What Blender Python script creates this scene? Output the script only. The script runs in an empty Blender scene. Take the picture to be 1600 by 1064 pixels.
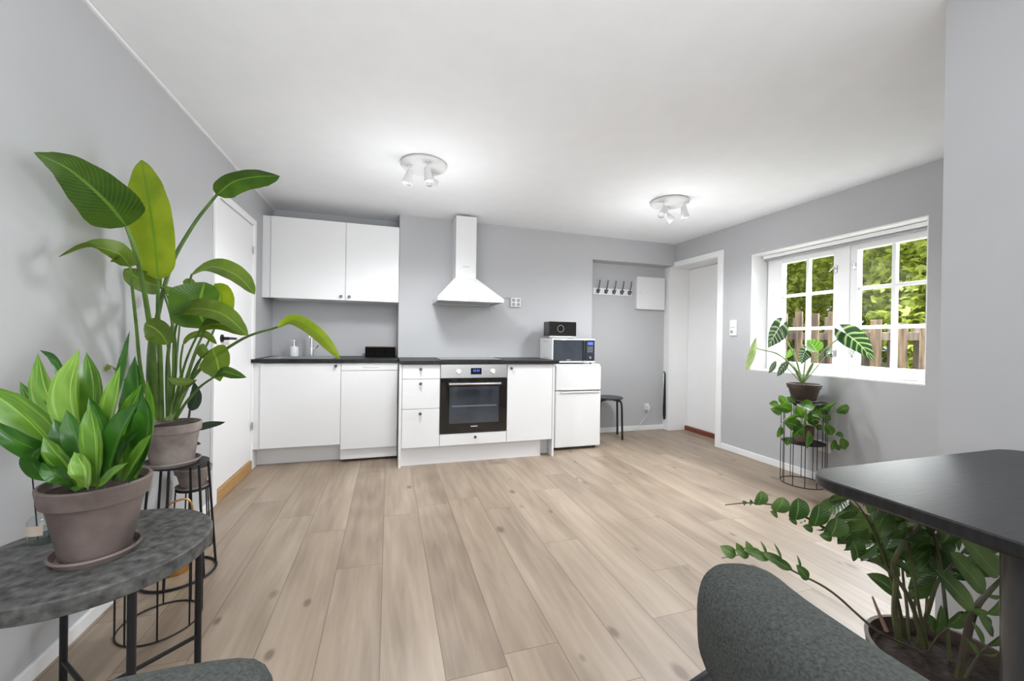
import bpy, bmesh, math, random
from mathutils import Vector, Matrix, noise
random.seed(7)
S = bpy.context.scene
COL = S.collection
PI = math.pi
def V(*a): return Vector(a)
# ---------------------------------------------------------------- camera
F, YAW, PITCH, ROLL, CH = 625.716, math.radians(17.112), math.radians(-.218), math.radians(.857), 1.095
_r = V(math.cos(YAW), -math.sin(YAW), 0); _f = V(math.sin(YAW), math.cos(YAW), 0); _u = V(0, 0, 1)
FW = _f*math.cos(PITCH)+_u*math.sin(PITCH); _u2 = -_f*math.sin(PITCH)+_u*math.cos(PITCH)
RT = _r*math.cos(ROLL)+_u2*math.sin(ROLL); UP = -_r*math.sin(ROLL)+_u2*math.cos(ROLL)
EYE = V(0, 0, CH)
def at(x, y, D): return EYE+(FW*F+RT*(x-800)+UP*(532-y))*(D/F)
def onz(x, y, z):
    d = FW*F+RT*(x-800)+UP*(532-y); return EYE+d*((z-CH)/d.z)
cd = bpy.data.cameras.new('camera'); cam = bpy.data.objects.new('camera', cd); COL.objects.link(cam)
cd.sensor_width = 36; cd.lens = F/1600*36; cd.clip_start = .02; cd.clip_end = 200
cam.matrix_world = Matrix.Translation(EYE) @ Matrix((RT, UP, -FW)).transposed().to_4x4()
S.camera = cam

# ---------------------------------------------------------------- materials
def nd(t, typ, **k):
    n = t.nodes.new(typ)
    for a, b in k.items():
        if a in n.inputs.keys(): n.inputs[a].default_value = b
        else: setattr(n, a, b)
    return n
def mat(name, col, rough=.5, metal=0, spec=.5, coat=0, noise_amt=0, noise_scale=8, bump=0, bump_scale=60, col2=None, emit=None, stretch=None, detail=4, ramp=(.35, .65)):
    m = bpy.data.materials.new(name); m.use_nodes = True; t = m.node_tree; p = t.nodes['Principled BSDF']
    c = (*col, 1); p.inputs['Base Color'].default_value = c
    p.inputs['Roughness'].default_value = rough; p.inputs['Metallic'].default_value = metal
    p.inputs['Specular IOR Level'].default_value = spec; p.inputs['Coat Weight'].default_value = coat
    tc = nd(t, 'ShaderNodeTexCoord'); src = tc.outputs['Object']
    if stretch:
        mp = nd(t, 'ShaderNodeMapping'); mp.inputs['Scale'].default_value = stretch; t.links.new(src, mp.inputs[0]); src = mp.outputs[0]
    n = nd(t, 'ShaderNodeTexNoise'); n.inputs['Scale'].default_value = noise_scale; n.inputs['Detail'].default_value = detail; t.links.new(src, n.inputs[0])
    cr = nd(t, 'ShaderNodeValToRGB'); cr.color_ramp.elements[0].position = ramp[0]; cr.color_ramp.elements[1].position = ramp[1]
    if col2 is None: col2 = tuple(x*(1-noise_amt) for x in col)
    cr.color_ramp.elements[0].color = (*col2, 1); cr.color_ramp.elements[1].color = c
    t.links.new(n.outputs[0], cr.inputs[0]); t.links.new(cr.outputs[0], p.inputs['Base Color'])
    if bump:
        n2 = nd(t, 'ShaderNodeTexNoise'); n2.inputs['Scale'].default_value = bump_scale; n2.inputs['Detail'].default_value = 3; t.links.new(src, n2.inputs[0])
        b = nd(t, 'ShaderNodeBump'); b.inputs['Strength'].default_value = bump; b.inputs['Distance'].default_value = .004
        t.links.new(n2.outputs[0], b.inputs['Height']); t.links.new(b.outputs[0], p.inputs['Normal'])
    if emit: p.inputs['Emission Color'].default_value = (*emit[0], 1); p.inputs['Emission Strength'].default_value = emit[1]
    return m
def glassmat(name, tint=(1, 1, 1), refl=.08):
    m = bpy.data.materials.new(name); m.use_nodes = True; t = m.node_tree; t.nodes.clear()
    o = nd(t, 'ShaderNodeOutputMaterial'); tr = nd(t, 'ShaderNodeBsdfTransparent'); tr.inputs[0].default_value = (*tint, 1)
    g = nd(t, 'ShaderNodeBsdfGlossy'); g.inputs['Roughness'].default_value = .02
    lw = nd(t, 'ShaderNodeLayerWeight'); lw.inputs[0].default_value = .5
    pw_ = nd(t, 'ShaderNodeMath'); pw_.operation = 'POWER'; pw_.inputs[1].default_value = 4.; t.links.new(lw.outputs['Facing'], pw_.inputs[0])
    ma = nd(t, 'ShaderNodeMath'); ma.operation = 'MULTIPLY_ADD'; ma.inputs[1].default_value = .7; ma.inputs[2].default_value = refl*.5; t.links.new(pw_.outputs[0], ma.inputs[0])
    mx = nd(t, 'ShaderNodeMixShader'); t.links.new(ma.outputs[0], mx.inputs[0]); t.links.new(tr.outputs[0], mx.inputs[1]); t.links.new(g.outputs[0], mx.inputs[2]); t.links.new(mx.outputs[0], o.inputs[0])
    return m
def leafmat(name, dark, light, vein, nveins=14, veinamt=.35, rough=.38, trans=.35, stripe=None, midw=.03, spec=.5):
    m = bpy.data.materials.new(name); m.use_nodes = True; t = m.node_tree; t.nodes.clear(); L = t.links.new
    o = nd(t, 'ShaderNodeOutputMaterial'); uv = nd(t, 'ShaderNodeUVMap'); sp = nd(t, 'ShaderNodeSeparateXYZ'); L(uv.outputs[0], sp.inputs[0])
    def M(op, a, b=None):
        n = nd(t, 'ShaderNodeMath'); n.operation = op
        for i, v in enumerate((a, b)):
            if v is None: continue
            if isinstance(v, (int, float)): n.inputs[i].default_value = v
            else: L(v, n.inputs[i])
        return n.outputs[0]
    au = M('ABSOLUTE', M('SUBTRACT', sp.outputs[0], .5))          # 0 midrib .. .5 edge
    tt = sp.outputs[1]
    ph = M('MULTIPLY', M('SUBTRACT', tt, M('MULTIPLY', au, .45)), nveins*2*PI)
    vn = M('POWER', M('MULTIPLY', M('ADD', M('SINE', ph), 1.), .5), 6.)
    mid = M('LESS_THAN', au, midw)
    tc = nd(t, 'ShaderNodeTexCoord'); ns = nd(t, 'ShaderNodeTexNoise'); ns.inputs['Scale'].default_value = 9; L(tc.outputs['Object'], ns.inputs[0])
    cr = nd(t, 'ShaderNodeValToRGB'); cr.color_ramp.elements[0].position = .35; cr.color_ramp.elements[1].position = .65
    cr.color_ramp.elements[0].color = (*dark, 1); cr.color_ramp.elements[1].color = (*light, 1); L(ns.outputs[0], cr.inputs[0])
    c = cr.outputs[0]
    if stripe:
        n2 = nd(t, 'ShaderNodeTexNoise'); n2.noise_dimensions = '2D'; n2.inputs['Scale'].default_value = 1
        mp = nd(t, 'ShaderNodeMapping'); mp.inputs['Scale'].default_value = (9, 1.2, 1); L(uv.outputs[0], mp.inputs[0]); L(mp.outputs[0], n2.inputs[0])
        r2 = nd(t, 'ShaderNodeValToRGB'); r2.color_ramp.elements[0].position = .54; r2.color_ramp.elements[1].position = .76; L(n2.outputs[0], r2.inputs[0])
        mm = nd(t, 'ShaderNodeMixRGB'); L(r2.outputs[0], mm.inputs[0]); L(c, mm.inputs[1]); mm.inputs[2].default_value = (*stripe, 1); c = mm.outputs[0]
    mx = nd(t, 'ShaderNodeMixRGB'); L(M('MULTIPLY', vn, veinamt), mx.inputs[0]); L(c, mx.inputs[1]); mx.inputs[2].default_value = (*vein, 1)
    mx2 = nd(t, 'ShaderNodeMixRGB'); L(M('MULTIPLY', mid, .7), mx2.inputs[0]); L(mx.outputs[0], mx2.inputs[1]); mx2.inputs[2].default_value = (*vein, 1)
    p = nd(t, 'ShaderNodeBsdfPrincipled'); p.inputs['Roughness'].default_value = rough; p.inputs['Specular IOR Level'].default_value = spec; L(mx2.outputs[0], p.inputs['Base Color'])
    b = nd(t, 'ShaderNodeBump'); b.inputs['Strength'].default_value = .25; b.inputs['Distance'].default_value = .003; L(vn, b.inputs['Height']); L(b.outputs[0], p.inputs['Normal'])
    tl = nd(t, 'ShaderNodeBsdfTranslucent'); g = nd(t, 'ShaderNodeMixRGB'); g.blend_type = 'MULTIPLY'; g.inputs[0].default_value = 1; g.inputs[2].default_value = (1.5, 1.6, .6, 1); L(mx2.outputs[0], g.inputs[1]); L(g.outputs[0], tl.inputs[0])
    ms = nd(t, 'ShaderNodeMixShader'); ms.inputs[0].default_value = trans; L(p.outputs[0], ms.inputs[1]); L(tl.outputs[0], ms.inputs[2]); L(ms.outputs[0], o.inputs[0])
    return m
def floormat():
    m = bpy.data.materials.new('oak_laminate'); m.use_nodes = True; t = m.node_tree; L = t.links.new; p = t.nodes['Principled BSDF']
    def M(op, a, b=None, c=None):
        n = nd(t, 'ShaderNodeMath'); n.operation = op
        for i, v in enumerate((a, b, c)):
            if v is None: continue
            if isinstance(v, (int, float)): n.inputs[i].default_value = v
            else: L(v, n.inputs[i])
        return n.outputs[0]
    def XYZ(x, y, z=0):
        n = nd(t, 'ShaderNodeCombineXYZ')
        for i, v in enumerate((x, y, z)):
            if isinstance(v, (int, float)): n.inputs[i].default_value = v
            else: L(v, n.inputs[i])
        return n.outputs[0]
    tc = nd(t, 'ShaderNodeTexCoord'); sp = nd(t, 'ShaderNodeSeparateXYZ'); L(tc.outputs['Object'], sp.inputs[0])
    x, y = sp.outputs[0], sp.outputs[1]
    u = M('DIVIDE', M('SUBTRACT', x, .19), .205); i = M('FLOOR', u)
    wn = nd(t, 'ShaderNodeTexWhiteNoise'); wn.noise_dimensions = '1D'; L(i, wn.inputs['W'])
    v = M('ADD', M('DIVIDE', y, 1.38), M('MULTIPLY', wn.outputs[0], 7.)); j = M('FLOOR', v)
    w2 = nd(t, 'ShaderNodeTexWhiteNoise'); w2.noise_dimensions = '2D'; L(XYZ(i, j), w2.inputs[0]); r = w2.outputs[0]
    # grain
    g = nd(t, 'ShaderNodeTexNoise'); g.inputs['Scale'].default_value = 1; g.inputs['Detail'].default_value = 6; g.inputs['Distortion'].default_value = .6
    L(XYZ(M('MULTIPLY', x, 34.), M('MULTIPLY', y, 2.6), M('MULTIPLY', r, 60.)), g.inputs[0])
    g2 = nd(t, 'ShaderNodeTexNoise'); g2.inputs['Scale'].default_value = 1; g2.inputs['Detail'].default_value = 3
    L(XYZ(M('MULTIPLY', x, 7.), M('MULTIPLY', y, 1.1), M('MULTIPLY', r, 33.)), g2.inputs[0])
    wv = nd(t, 'ShaderNodeTexWave'); wv.wave_type = 'RINGS'; wv.inputs['Scale'].default_value = 1.; wv.inputs['Distortion'].default_value = 6; wv.inputs['Detail'].default_value = 2
    L(XYZ(M('MULTIPLY', x, 9.), M('MULTIPLY', y, .9), M('MULTIPLY', r, 20.)), wv.inputs[0])
    vo = nd(t, 'ShaderNodeTexVoronoi'); vo.inputs['Scale'].default_value = 1; L(XYZ(M('MULTIPLY', x, 6.5), M('MULTIPLY', y, 3.6), M('MULTIPLY', r, 50.)), vo.inputs[0])
    vr = nd(t, 'ShaderNodeSeparateXYZ'); L(vo.outputs['Color'], vr.inputs[0])
    knot = M('MULTIPLY', M('SUBTRACT', 1., M('DIVIDE', vo.outputs['Distance'], M('ADD', .05, M('MULTIPLY', vr.outputs[1], .14)))), M('LESS_THAN', vr.outputs[0], .62))
    kn = nd(t, 'ShaderNodeClamp'); L(M('MULTIPLY', knot, 1.9), kn.inputs[0])
    cr = nd(t, 'ShaderNodeValToRGB'); e = cr.color_ramp.elements; e[0].position = .2; e[0].color = (.160, .116, .083, 1); e[1].position = .8; e[1].color = (.42, .338, .260, 1)
    e2 = cr.color_ramp.elements.new(.5); e2.color = (.295, .228, .168, 1)
    val = M('ADD', M('ADD', M('MULTIPLY', g.outputs[0], .40), M('MULTIPLY', g2.outputs[0], .58)), M('ADD', M('MULTIPLY', M('SUBTRACT', r, .5), .10), M('MULTIPLY', M('SUBTRACT', wv.outputs[1], .5), .07)))
    L(val, cr.inputs[0])
    mk = nd(t, 'ShaderNodeMixRGB'); L(M('MULTIPLY', kn.outputs[0], .8), mk.inputs[0]); L(cr.outputs[0], mk.inputs[1]); mk.inputs[2].default_value = (.12, .08, .055, 1)
    fu = M('FRACT', u); fv = M('FRACT', v)
    gap = M('MAXIMUM', M('MAXIMUM', M('LESS_THAN', fu, .012), M('GREATER_THAN', fu, .993)), M('LESS_THAN', fv, .0022))
    mg = nd(t, 'ShaderNodeMixRGB'); L(M('MULTIPLY', gap, .62), mg.inputs[0]); L(mk.outputs[0], mg.inputs[1]); mg.inputs[2].default_value = (.10, .065, .04, 1)
    L(mg.outputs[0], p.inputs['Base Color']); p.inputs['Roughness'].default_value = .42; p.inputs['Specular IOR Level'].default_value = .5
    b = nd(t, 'ShaderNodeBump'); b.inputs['Strength'].default_value = .12; b.inputs['Distance'].default_value = .002; L(M('SUBTRACT', g.outputs[0], gap), b.inputs['Height']); L(b.outputs[0], p.inputs['Normal'])
    return m

MF = floormat()
MWALL = mat('grey_wall_paint', (.475, .478, .488), .8, noise_amt=.03, noise_scale=2, bump=.05, bump_scale=250, spec=.2)
MCEIL = mat('ceiling_paint', (.86, .87, .885), .85, noise_amt=.02, bump=.03, bump_scale=200, spec=.2)
MWHITE = mat('white_trim_paint', (.84, .84, .84), .45, noise_amt=.01)
MCAB = mat('white_cabinet_front', (.77, .77, .775), .35, noise_amt=.012, noise_scale=3)
MCABD = mat('white_cabinet_carcass', (.74, .74, .745), .4, noise_amt=.01)
MSHADOW = mat('dark_gap', (.05, .05, .05), .8)
MTOP = mat('black_stone_worktop', (.022, .022, .023), .4, spec=.3, col2=(.008, .008, .009), noise_scale=25, detail=8)
MCHROME = mat('chrome', (.75, .75, .77), .15, metal=1)
MSTEEL = mat('brushed_steel', (.58, .58, .58), .32, metal=1, noise_amt=.08, noise_scale=4, stretch=(1, 1, 60))
MKNOB = mat('gunmetal_knob', (.13, .13, .14), .35, metal=.8)
MMATT = mat('matt_black', (.004, .004, .004), .8, spec=.08)
MBLK = mat('black_powder_coat', (.010, .010, .012), .45, spec=.35, noise_amt=.1)
MBLKG = mat('black_oven_glass', (.012, .011, .010), .06, spec=.6, noise_amt=.1)
MOVENW = mat('smoked_oven_window', (.05, .06, .075), .05, spec=.8, noise_amt=.3, noise_scale=5)
MWPL = mat('white_plastic', (.74, .74, .74), .35, noise_amt=.01)
MLAMP = mat('white_lamp_enamel', (.70, .70, .70), .35, noise_amt=.01)
MGREYP = mat('grey_plastic', (.35, .35, .36), .4, noise_amt=.03)
MDISP = mat('blue_lit_display', (.02, .03, .12), .3, emit=((.12, .22, 1.), 1.2))
MDISPBG = mat('display_black', (.008, .01, .025), .1)
MOAK = mat('oiled_oak_threshold', (.50, .30, .12), .5, col2=(.36, .2, .075), noise_scale=6, stretch=(30, 1, 30))
MMAHO = mat('red_brown_threshold', (.22, .055, .028), .4, col2=(.12, .03, .018), noise_scale=6, stretch=(30, 1, 30))
MSTONE = mat('grey_concrete_look', (.155, .155, .15), .5, spec=.3, col2=(.02, .02, .019), noise_scale=38, detail=15, bump=.2, bump_scale=160, ramp=(.25, .78))
MTERRA = mat('brown_grey_clay', (.24, .19, .172), .7, col2=(.085, .062, .055), noise_scale=5, detail=8, bump=.1, bump_scale=80)
MTERRA2 = mat('lime_stained_clay', (.33, .285, .26), .8, col2=(.13, .10, .088), noise_scale=7, detail=8, bump=.1, bump_scale=80)
MTERRAD = mat('dark_brown_clay', (.10, .065, .05), .6, col2=(.05, .034, .028), noise_scale=6)
MSOIL = mat('potting_soil', (.045, .026, .018), .95, col2=(.015, .01, .008), noise_scale=60, bump=1, bump_scale=90)
MBRASS = mat('brass_wire', (.72, .42, .13), .3, metal=1, noise_amt=.05)
MPALE = mat('pale_wire', (.62, .58, .5), .5, noise_amt=.05)
MFELT = mat('grey_green_felt', (.085, .092, .085), .95, col2=(.026, .029, .027), noise_scale=260, detail=6, bump=.5, bump_scale=350, spec=.15, ramp=(.2, .75))
MTBL = mat('black_stained_ash', (.016, .016, .017), .36, col2=(.008, .008, .009), noise_scale=4, stretch=(3, 24, 1), bump=.12, bump_scale=7)
MLEG = mat('grey_lacquered_leg', (.06, .06, .062), .25, noise_amt=.1)
MBASKET = mat('woven_brown_pot', (.20, .115, .07), .8, col2=(.09, .05, .03), noise_scale=14, stretch=(1, 1, 8), bump=.6, bump_scale=30)
MGLASS = glassmat('window_glass', (1, 1, 1), .016); MBOT = glassmat('bottle_glass', (.93, .95, .95), .07)
MLIQ = glassmat('diffuser_liquid', (.86, .9, .88), .1)
MLABEL = mat('cream_label', (.62, .52, .42), .6, noise_amt=.1)
MFENCE = mat('weathered_fence_wood', (.16, .108, .066), .9, col2=(.05, .034, .022), noise_scale=5, stretch=(6, 6, .6), bump=.4)
MFENCED = mat('grey_fence_wood', (.14, .11, .085), .9, col2=(.06, .045, .035), noise_scale=5, stretch=(6, 6, .6), bump=.4)
MBARK = mat('bark', (.16, .12, .085), .9, noise_amt=.5, noise_scale=12, bump=.5)
MGROUND = mat('garden_soil', (.13, .12, .07), .95, col2=(.07, .09, .03), noise_scale=6)
MBLIND = mat('grey_blind_fabric', (.33, .33, .34), .8, noise_amt=.05)
MSEED = mat('leaf_stalk_green', (.11, .20, .035), .45, col2=(.05, .11, .02), noise_scale=10)
MSTALKL = mat('pale_stalk', (.30, .42, .16), .45, col2=(.2, .3, .1), noise_scale=10)
MSTALKD = mat('dark_stalk', (.055, .035, .03), .5, col2=(.10, .11, .045), noise_scale=5, ramp=(.4, .6))
MLS = leafmat('strelitzia_leaf', (.028, .075, .008), (.06, .125, .014), (.16, .30, .05), 22, .2, trans=.35)
MLSY = leafmat('strelitzia_young_leaf', (.15, .215, .010), (.23, .285, .018), (.08, .2, .012), 26, .25, trans=.4)
MLSM = leafmat('strelitzia_mid_leaf', (.07, .12, .012), (.12, .18, .022), (.22, .36, .06), 20, .3, trans=.35)
MSN = leafmat('snake_leaf', (.04, .125, .010), (.11, .235, .025), (.28, .5, .08), 2, .15, rough=.28, trans=.15, stripe=(.22, .40, .045), midw=.02)
MSND = leafmat('snake_leaf_dark', (.014, .07, .008), (.04, .14, .014), (.12, .3, .04), 2, .15, rough=.28, trans=.12, midw=.015)
MSNY = leafmat('snake_leaf_pale', (0.1008, 0.2448, 0.0216), (0.2016, 0.36, 0.0504), (.45, .62, .15), 2, .15, rough=.28, trans=.15, stripe=(.36, .50, .13), midw=.02)
MAL = leafmat('alocasia_leaf', (0.0084, 0.0385, 0.0154), (0.021, 0.077, 0.0245), (.5, .62, .42), 6, .7, rough=.35, trans=.2, midw=.03)
MALL = leafmat('alocasia_pale_leaf', (0.072, 0.18, 0.036), (0.12, 0.252, 0.06), (.4, .6, .25), 6, .5, rough=.35, trans=.4)
MALW = leafmat('alocasia_underside', (.35, .45, .28), (.5, .58, .4), (.12, .3, .08), 6, .6, rough=.4, trans=.3)
MPO = leafmat('pothos_leaf', (.03, .10, .012), (.10, .20, .03), (.2, .4, .1), 5, .2, rough=.35, trans=.3)
MZZ = leafmat('zz_leaf', (.03, .075, .018), (.12, .19, .06), (.16, .28, .1), 10, .07, rough=.25, trans=.15)
MRB = leafmat('rubber_leaf', (.02, .05, .03), (.04, .075, .05), (.1, .13, .1), 16, .3, rough=.4, trans=.05)
MTREE = leafmat('maple_leaf_light', (.26, .30, .06), (.55, .58, .16), (.5, .6, .1), 4, .1, rough=.5, trans=.5)
MTREE2 = leafmat('maple_leaf_deep', (.10, .13, .035), (.27, .31, .09), (.3, .4, .08), 4, .1, rough=.5, trans=.5)

# ---------------------------------------------------------------- mesh helpers
def BM(): return bmesh.new()
def box(bm, x0, x1, y0, y1, z0, z1, bev=0, seg=2):
    r = bmesh.ops.create_cube(bm, size=1, matrix=Matrix.Translation(((x0+x1)/2, (y0+y1)/2, (z0+z1)/2)) @ Matrix.Diagonal((abs(x1-x0), abs(y1-y0), abs(z1-z0), 1)))
    if bev:
        es = list({e for v in r['verts'] for e in v.link_edges})
        bmesh.ops.bevel(bm, geom=es, offset=bev, segments=seg, affect='EDGES', profile=.5)
    return bm
def smooth_pts(pts, n=6):
    if len(pts) < 3: return [Vector(p) for p in pts]
    o = []; P = [Vector(p) for p in pts]; P = [2*P[0]-P[1]]+P+[2*P[-1]-P[-2]]
    for i in range(1, len(P)-2):
        a, b, c, d = P[i-1:i+3]
        for k in range(n):
            t = k/n; o.append(.5*((2*b)+(c-a)*t+(2*a-5*b+4*c-d)*t*t+(3*b-a-3*c+d)*t**3))
    o.append(P[-2]); return o
def tube(bm, pts, r, sides=8, caps=True, closed=False):
    pts = [Vector(p) for p in pts]; n = len(pts)
    rr = r if isinstance(r, (list, tuple)) else [r]*n
    if len(rr) != n: rr = [rr[0]+(rr[-1]-rr[0])*i/(n-1) for i in range(n)]
    rings = []; nrm = None
    for i in range(n):
        if closed: tg = pts[(i+1) % n]-pts[i-1]
        else: tg = pts[min(i+1, n-1)]-pts[max(i-1, 0)]
        tg.normalize()
        if nrm is None:
            nrm = tg.orthogonal().normalized() if abs(tg.z) > .9 else tg.cross(V(0, 0, 1)).normalized()
        nrm = (nrm-tg*nrm.dot(tg)).normalized(); bn = tg.cross(nrm)
        rings.append([bm.verts.new(pts[i]+(nrm*math.cos(a)+bn*math.sin(a))*rr[i]) for a in [2*PI*k/sides for k in range(sides)]])
    m = n if closed else n-1
    for i in range(m):
        A, B_ = rings[i], rings[(i+1) % n]
        for k in range(sides): bm.faces.new((A[k], A[(k+1) % sides], B_[(k+1) % sides], B_[k])).smooth = True
    if caps and not closed: bm.faces.new(rings[0][::-1]); bm.faces.new(rings[-1])
    return bm
def ring(bm, c, R, r, n=48, sides=6, ax=1):
    return tube(bm, [(c[0]+R*math.cos(2*PI*i/n), c[1]+R*math.sin(2*PI*i/n), c[2]) for i in range(n)], r, sides, closed=True)
def lathe(bm, prof, c, n=48, M=None):
    rings = []
    for r, z in prof:
        if r < 1e-5: rings.append([bm.verts.new((0, 0, z))])
        else: rings.append([bm.verts.new((r*math.cos(2*PI*k/n), r*math.sin(2*PI*k/n), z)) for k in range(n)])
    vs = [v for R in rings for v in R]
    for A, B_ in zip(rings, rings[1:]):
        for k in range(n):
            a = A[k % len(A)]; b = A[(k+1) % len(A)]; c2 = B_[(k+1) % len(B_)]; d = B_[k % len(B_)]
            f = [a]
            for q in (b, c2, d):
                if q not in f: f.append(q)
            if len(f) > 2:
                try: bm.faces.new(f).smooth = True
                except ValueError: pass
    T = Matrix.Translation(Vector(c)) @ (M.to_4x4() if M else Matrix.Identity(4))
    for v in vs: v.co = T @ v.co
    return bm
def rot_to(d):
    return V(0, 0, 1).rotation_difference(Vector(d).normalized()).to_matrix()
def cyl(bm, c, R, z0, z1, n=32, bev=.002):
    return lathe(bm, [(0, z0), (R-bev, z0), (R, z0+bev), (R, z1-bev), (R-bev, z1), (0, z1)], (c[0], c[1], 0), n)
def root_of(o):
    while o.parent: o = o.parent
    return o
def obj(name, bm, m, parent=None, sharp=35):
    bmesh.ops.recalc_face_normals(bm, faces=bm.faces)
    if parent is not None:
        bmesh.ops.translate(bm, verts=bm.verts, vec=-root_of(parent).location)
    me = bpy.data.meshes.new(name); bm.to_mesh(me); bm.free()
    me.materials.append(m)
    o = bpy.data.objects.new(name, me); COL.objects.link(o)
    if parent is not None: o.parent = parent
    if any(p.use_smooth for p in me.polygons):
        try: me.set_sharp_from_angle(angle=math.radians(sharp))
        except Exception: pass
    return o
def thing(name, label, cat, loc, group=None):
    o = bpy.data.objects.new(name, None); COL.objects.link(o); o.location = loc; o.empty_display_size = .05
    o['label'] = label; o['category'] = cat
    if group: o['group'] = group
    return o
def tag(o, label, cat, group=None):
    o['label'] = label; o['category'] = cat
    if group: o['group'] = group
    return o
def structure(name, bm, m, label, parent=None):
    o = obj(name, bm, m, parent)
    if parent is None: o['kind'] = 'structure'; o['label'] = label; o['category'] = name.split('_')[0]
    return o
def B(*a, **k): return box(BM(), *a, **k)

PROF = {
 'lance': [(0, .05), (.08, .35), (.25, .8), (.45, 1), (.65, .92), (.82, .62), (.94, .25), (1, .02)],
 'paddle': [(0, .12), (.05, .62), (.14, .93), (.35, 1), (.6, .95), (.78, .78), (.9, .5), (.97, .25), (1, .03)],
 'ovate': [(0, .1), (.08, .55), (.25, .95), (.42, 1), (.62, .85), (.8, .5), (.93, .18), (1, .02)],
 'heart': [(0, .15), (.05, .62), (.14, .95), (.28, 1), (.5, .84), (.7, .58), (.86, .32), (.95, .13), (1, .01)],
 'round': [(0, .2), (.08, .6), (.25, .93), (.5, 1), (.75, .85), (.9, .55), (.97, .3), (1, .05)],
 'sans': [(0, .4), (.15, .55), (.4, .88), (.6, 1), (.78, .82), (.9, .42), (.97, .12), (1, .01)],
 'arrow': [(0, .25), (.04, .7), (.12, .98), (.25, 1), (.5, .78), (.75, .45), (.9, .2), (1, .02)],
}
def pw(prof, t):
    for (a, x), (b, y) in zip(prof, prof[1:]):
        if t <= b:
            s = (t-a)/(b-a); s = s*s*(3-2*s)*.4+s*.6; return x+(y-x)*s
    return prof[-1][1]
def leaf(bm, pts, width, nrm=None, roll=0, prof='lance', fold=.12, wave=0, n=16, nx=4, lobe=0):
    """leaf blade along pts; nrm = facing direction of its upper side; roll turns it about the midrib"""
    uvl = bm.loops.layers.uv.verify()
    P = smooth_pts(pts, 8); L = [0]
    for a, b in zip(P, P[1:]): L.append(L[-1]+(b-a).length)
    tot = L[-1]
    def pos(s):
        s *= tot
        for i in range(len(P)-1):
            if s <= L[i+1] or i == len(P)-2: return P[i].lerp(P[i+1], (s-L[i])/max(1e-9, L[i+1]-L[i]))
    N0 = Vector(nrm) if nrm is not None else -FW
    rows = []; sd = random.random()*50
    for i in range(n+1):
        t = i/n; c = pos(t); T = (pos(min(1, t+.02))-pos(max(0, t-.02))).normalized()
        N = (N0-T*N0.dot(T)).normalized(); Sd = T.cross(N).normalized()
        if roll: R = Matrix.Rotation(roll, 3, T); N = R @ N; Sd = R @ Sd
        w = width*.5*pw(PROF[prof], t)
        row = []
        for k in range(-nx, nx+1):
            u = k/nx
            wv = wave*w*math.sin(t*9+sd+(2 if k > 0 else 0))*abs(u)**2
            back = -T*lobe*width*max(0, 1-t*5)*abs(u)**1.2 if lobe else V(0, 0, 0)
            row.append((bm.verts.new(c+Sd*u*w+N*(abs(u)**1.5*fold*w*2+wv)+back), (u*.5+.5, t)))
        rows.append(row)
    for A, B_ in zip(rows, rows[1:]):
        for k in range(2*nx):
            q = [A[k], A[k+1], B_[k+1], B_[k]]
            f = bm.faces.new([x[0] for x in q]); f.smooth = True
            for lp, x in zip(f.loops, q): lp[uvl].uv = x[1]
    return bm
def objraw(name, bm, m, parent):
    if parent and root_of(parent).name != 'x':
        for v_ in bm.verts:
            if v_.co.x < 3.62: v_.co.x = max(XL+.006, min(XR-.006, v_.co.x))
    if root_of(parent).name == 'potted_zz_plant':          # leaflets under the table stay below its top
        for v_ in bm.verts:
            if v_.co.x > .93 and v_.co.y < .722: v_.co.z = min(v_.co.z, .757)
    bmesh.ops.translate(bm, verts=bm.verts, vec=-root_of(parent).location)
    me = bpy.data.meshes.new(name); bm.to_mesh(me); bm.free(); me.materials.append(m)
    o = bpy.data.objects.new(name, me); COL.objects.link(o); o.parent = parent; return o

def copy_tree(o, parent=None):
    c = o.copy(); COL.objects.link(c)
    if parent: c.parent = parent
    for ch in list(o.children): copy_tree(ch, c)
    return c

# ================================================================ SETTING
XL, XR, YR, YC, YN, XC, XN = -1.066, 3.3, 4.339, 4.06, 4.227, .088, 2.19
def HZ(x): return 2.302+(x-XL)*(2.266-2.302)/(XR-XL)
YB = -2.2
structure('floor', B(XL-.3, 4.1, YB, 4.7, -.1, 0), MF, 'light oak plank floor')
bm = BM(); v = [bm.verts.new(p) for p in [(XL-.3, YB, HZ(XL-.3)), (4.1, YB, HZ(4.1)), (4.1, 4.7, HZ(4.1)), (XL-.3, 4.7, HZ(XL-.3))]]
v2 = [bm.verts.new(x.co+V(0, 0, .15)) for x in v]
bm.faces.new(v); bm.faces.new(v2)
for i in range(4): bm.faces.new((v[i], v[(i+1) % 4], v2[(i+1) % 4], v2[i]))
structure('ceiling', bm, MCEIL, 'smooth white ceiling')
structure('wall_left', B(XL-.2, XL, YB, 4.7, 0, 2.36), MWALL, 'pale grey left wall')
bm = BM(); box(bm, XL, XC, YR, 4.7, 0, 2.36); box(bm, XC, XN, YC, 4.7, 0, 2.36); box(bm, XN, XR, YC, 4.7, 2.008, 2.36); box(bm, XN, XR+.4, YN, 4.7, 0, 2.008)
structure('wall_back', bm, MWALL, 'grey kitchen wall with recess for the coat hooks')
DY0, DY1, DZ = 3.385, 4.13, 2.0
WY0, WY1, WZ0, WZ1 = 1.681, 2.979, .835, 1.929
XO = 3.62
bm = BM()
box(bm, XR, XO, DY1, 4.7, 0, 2.36); box(bm, XR, XO, DY0, DY1, DZ, 2.36); box(bm, XR, XO, WY1, DY0, 0, 2.36)
box(bm, XR, XO, WY0-.2, WY1, 0, WZ0); box(bm, XR, XO, WY0-.2, WY1, WZ1, 2.36); box(bm, XR, XO, .877, WY0-.2, 0, 2.36)
v = []
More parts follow.
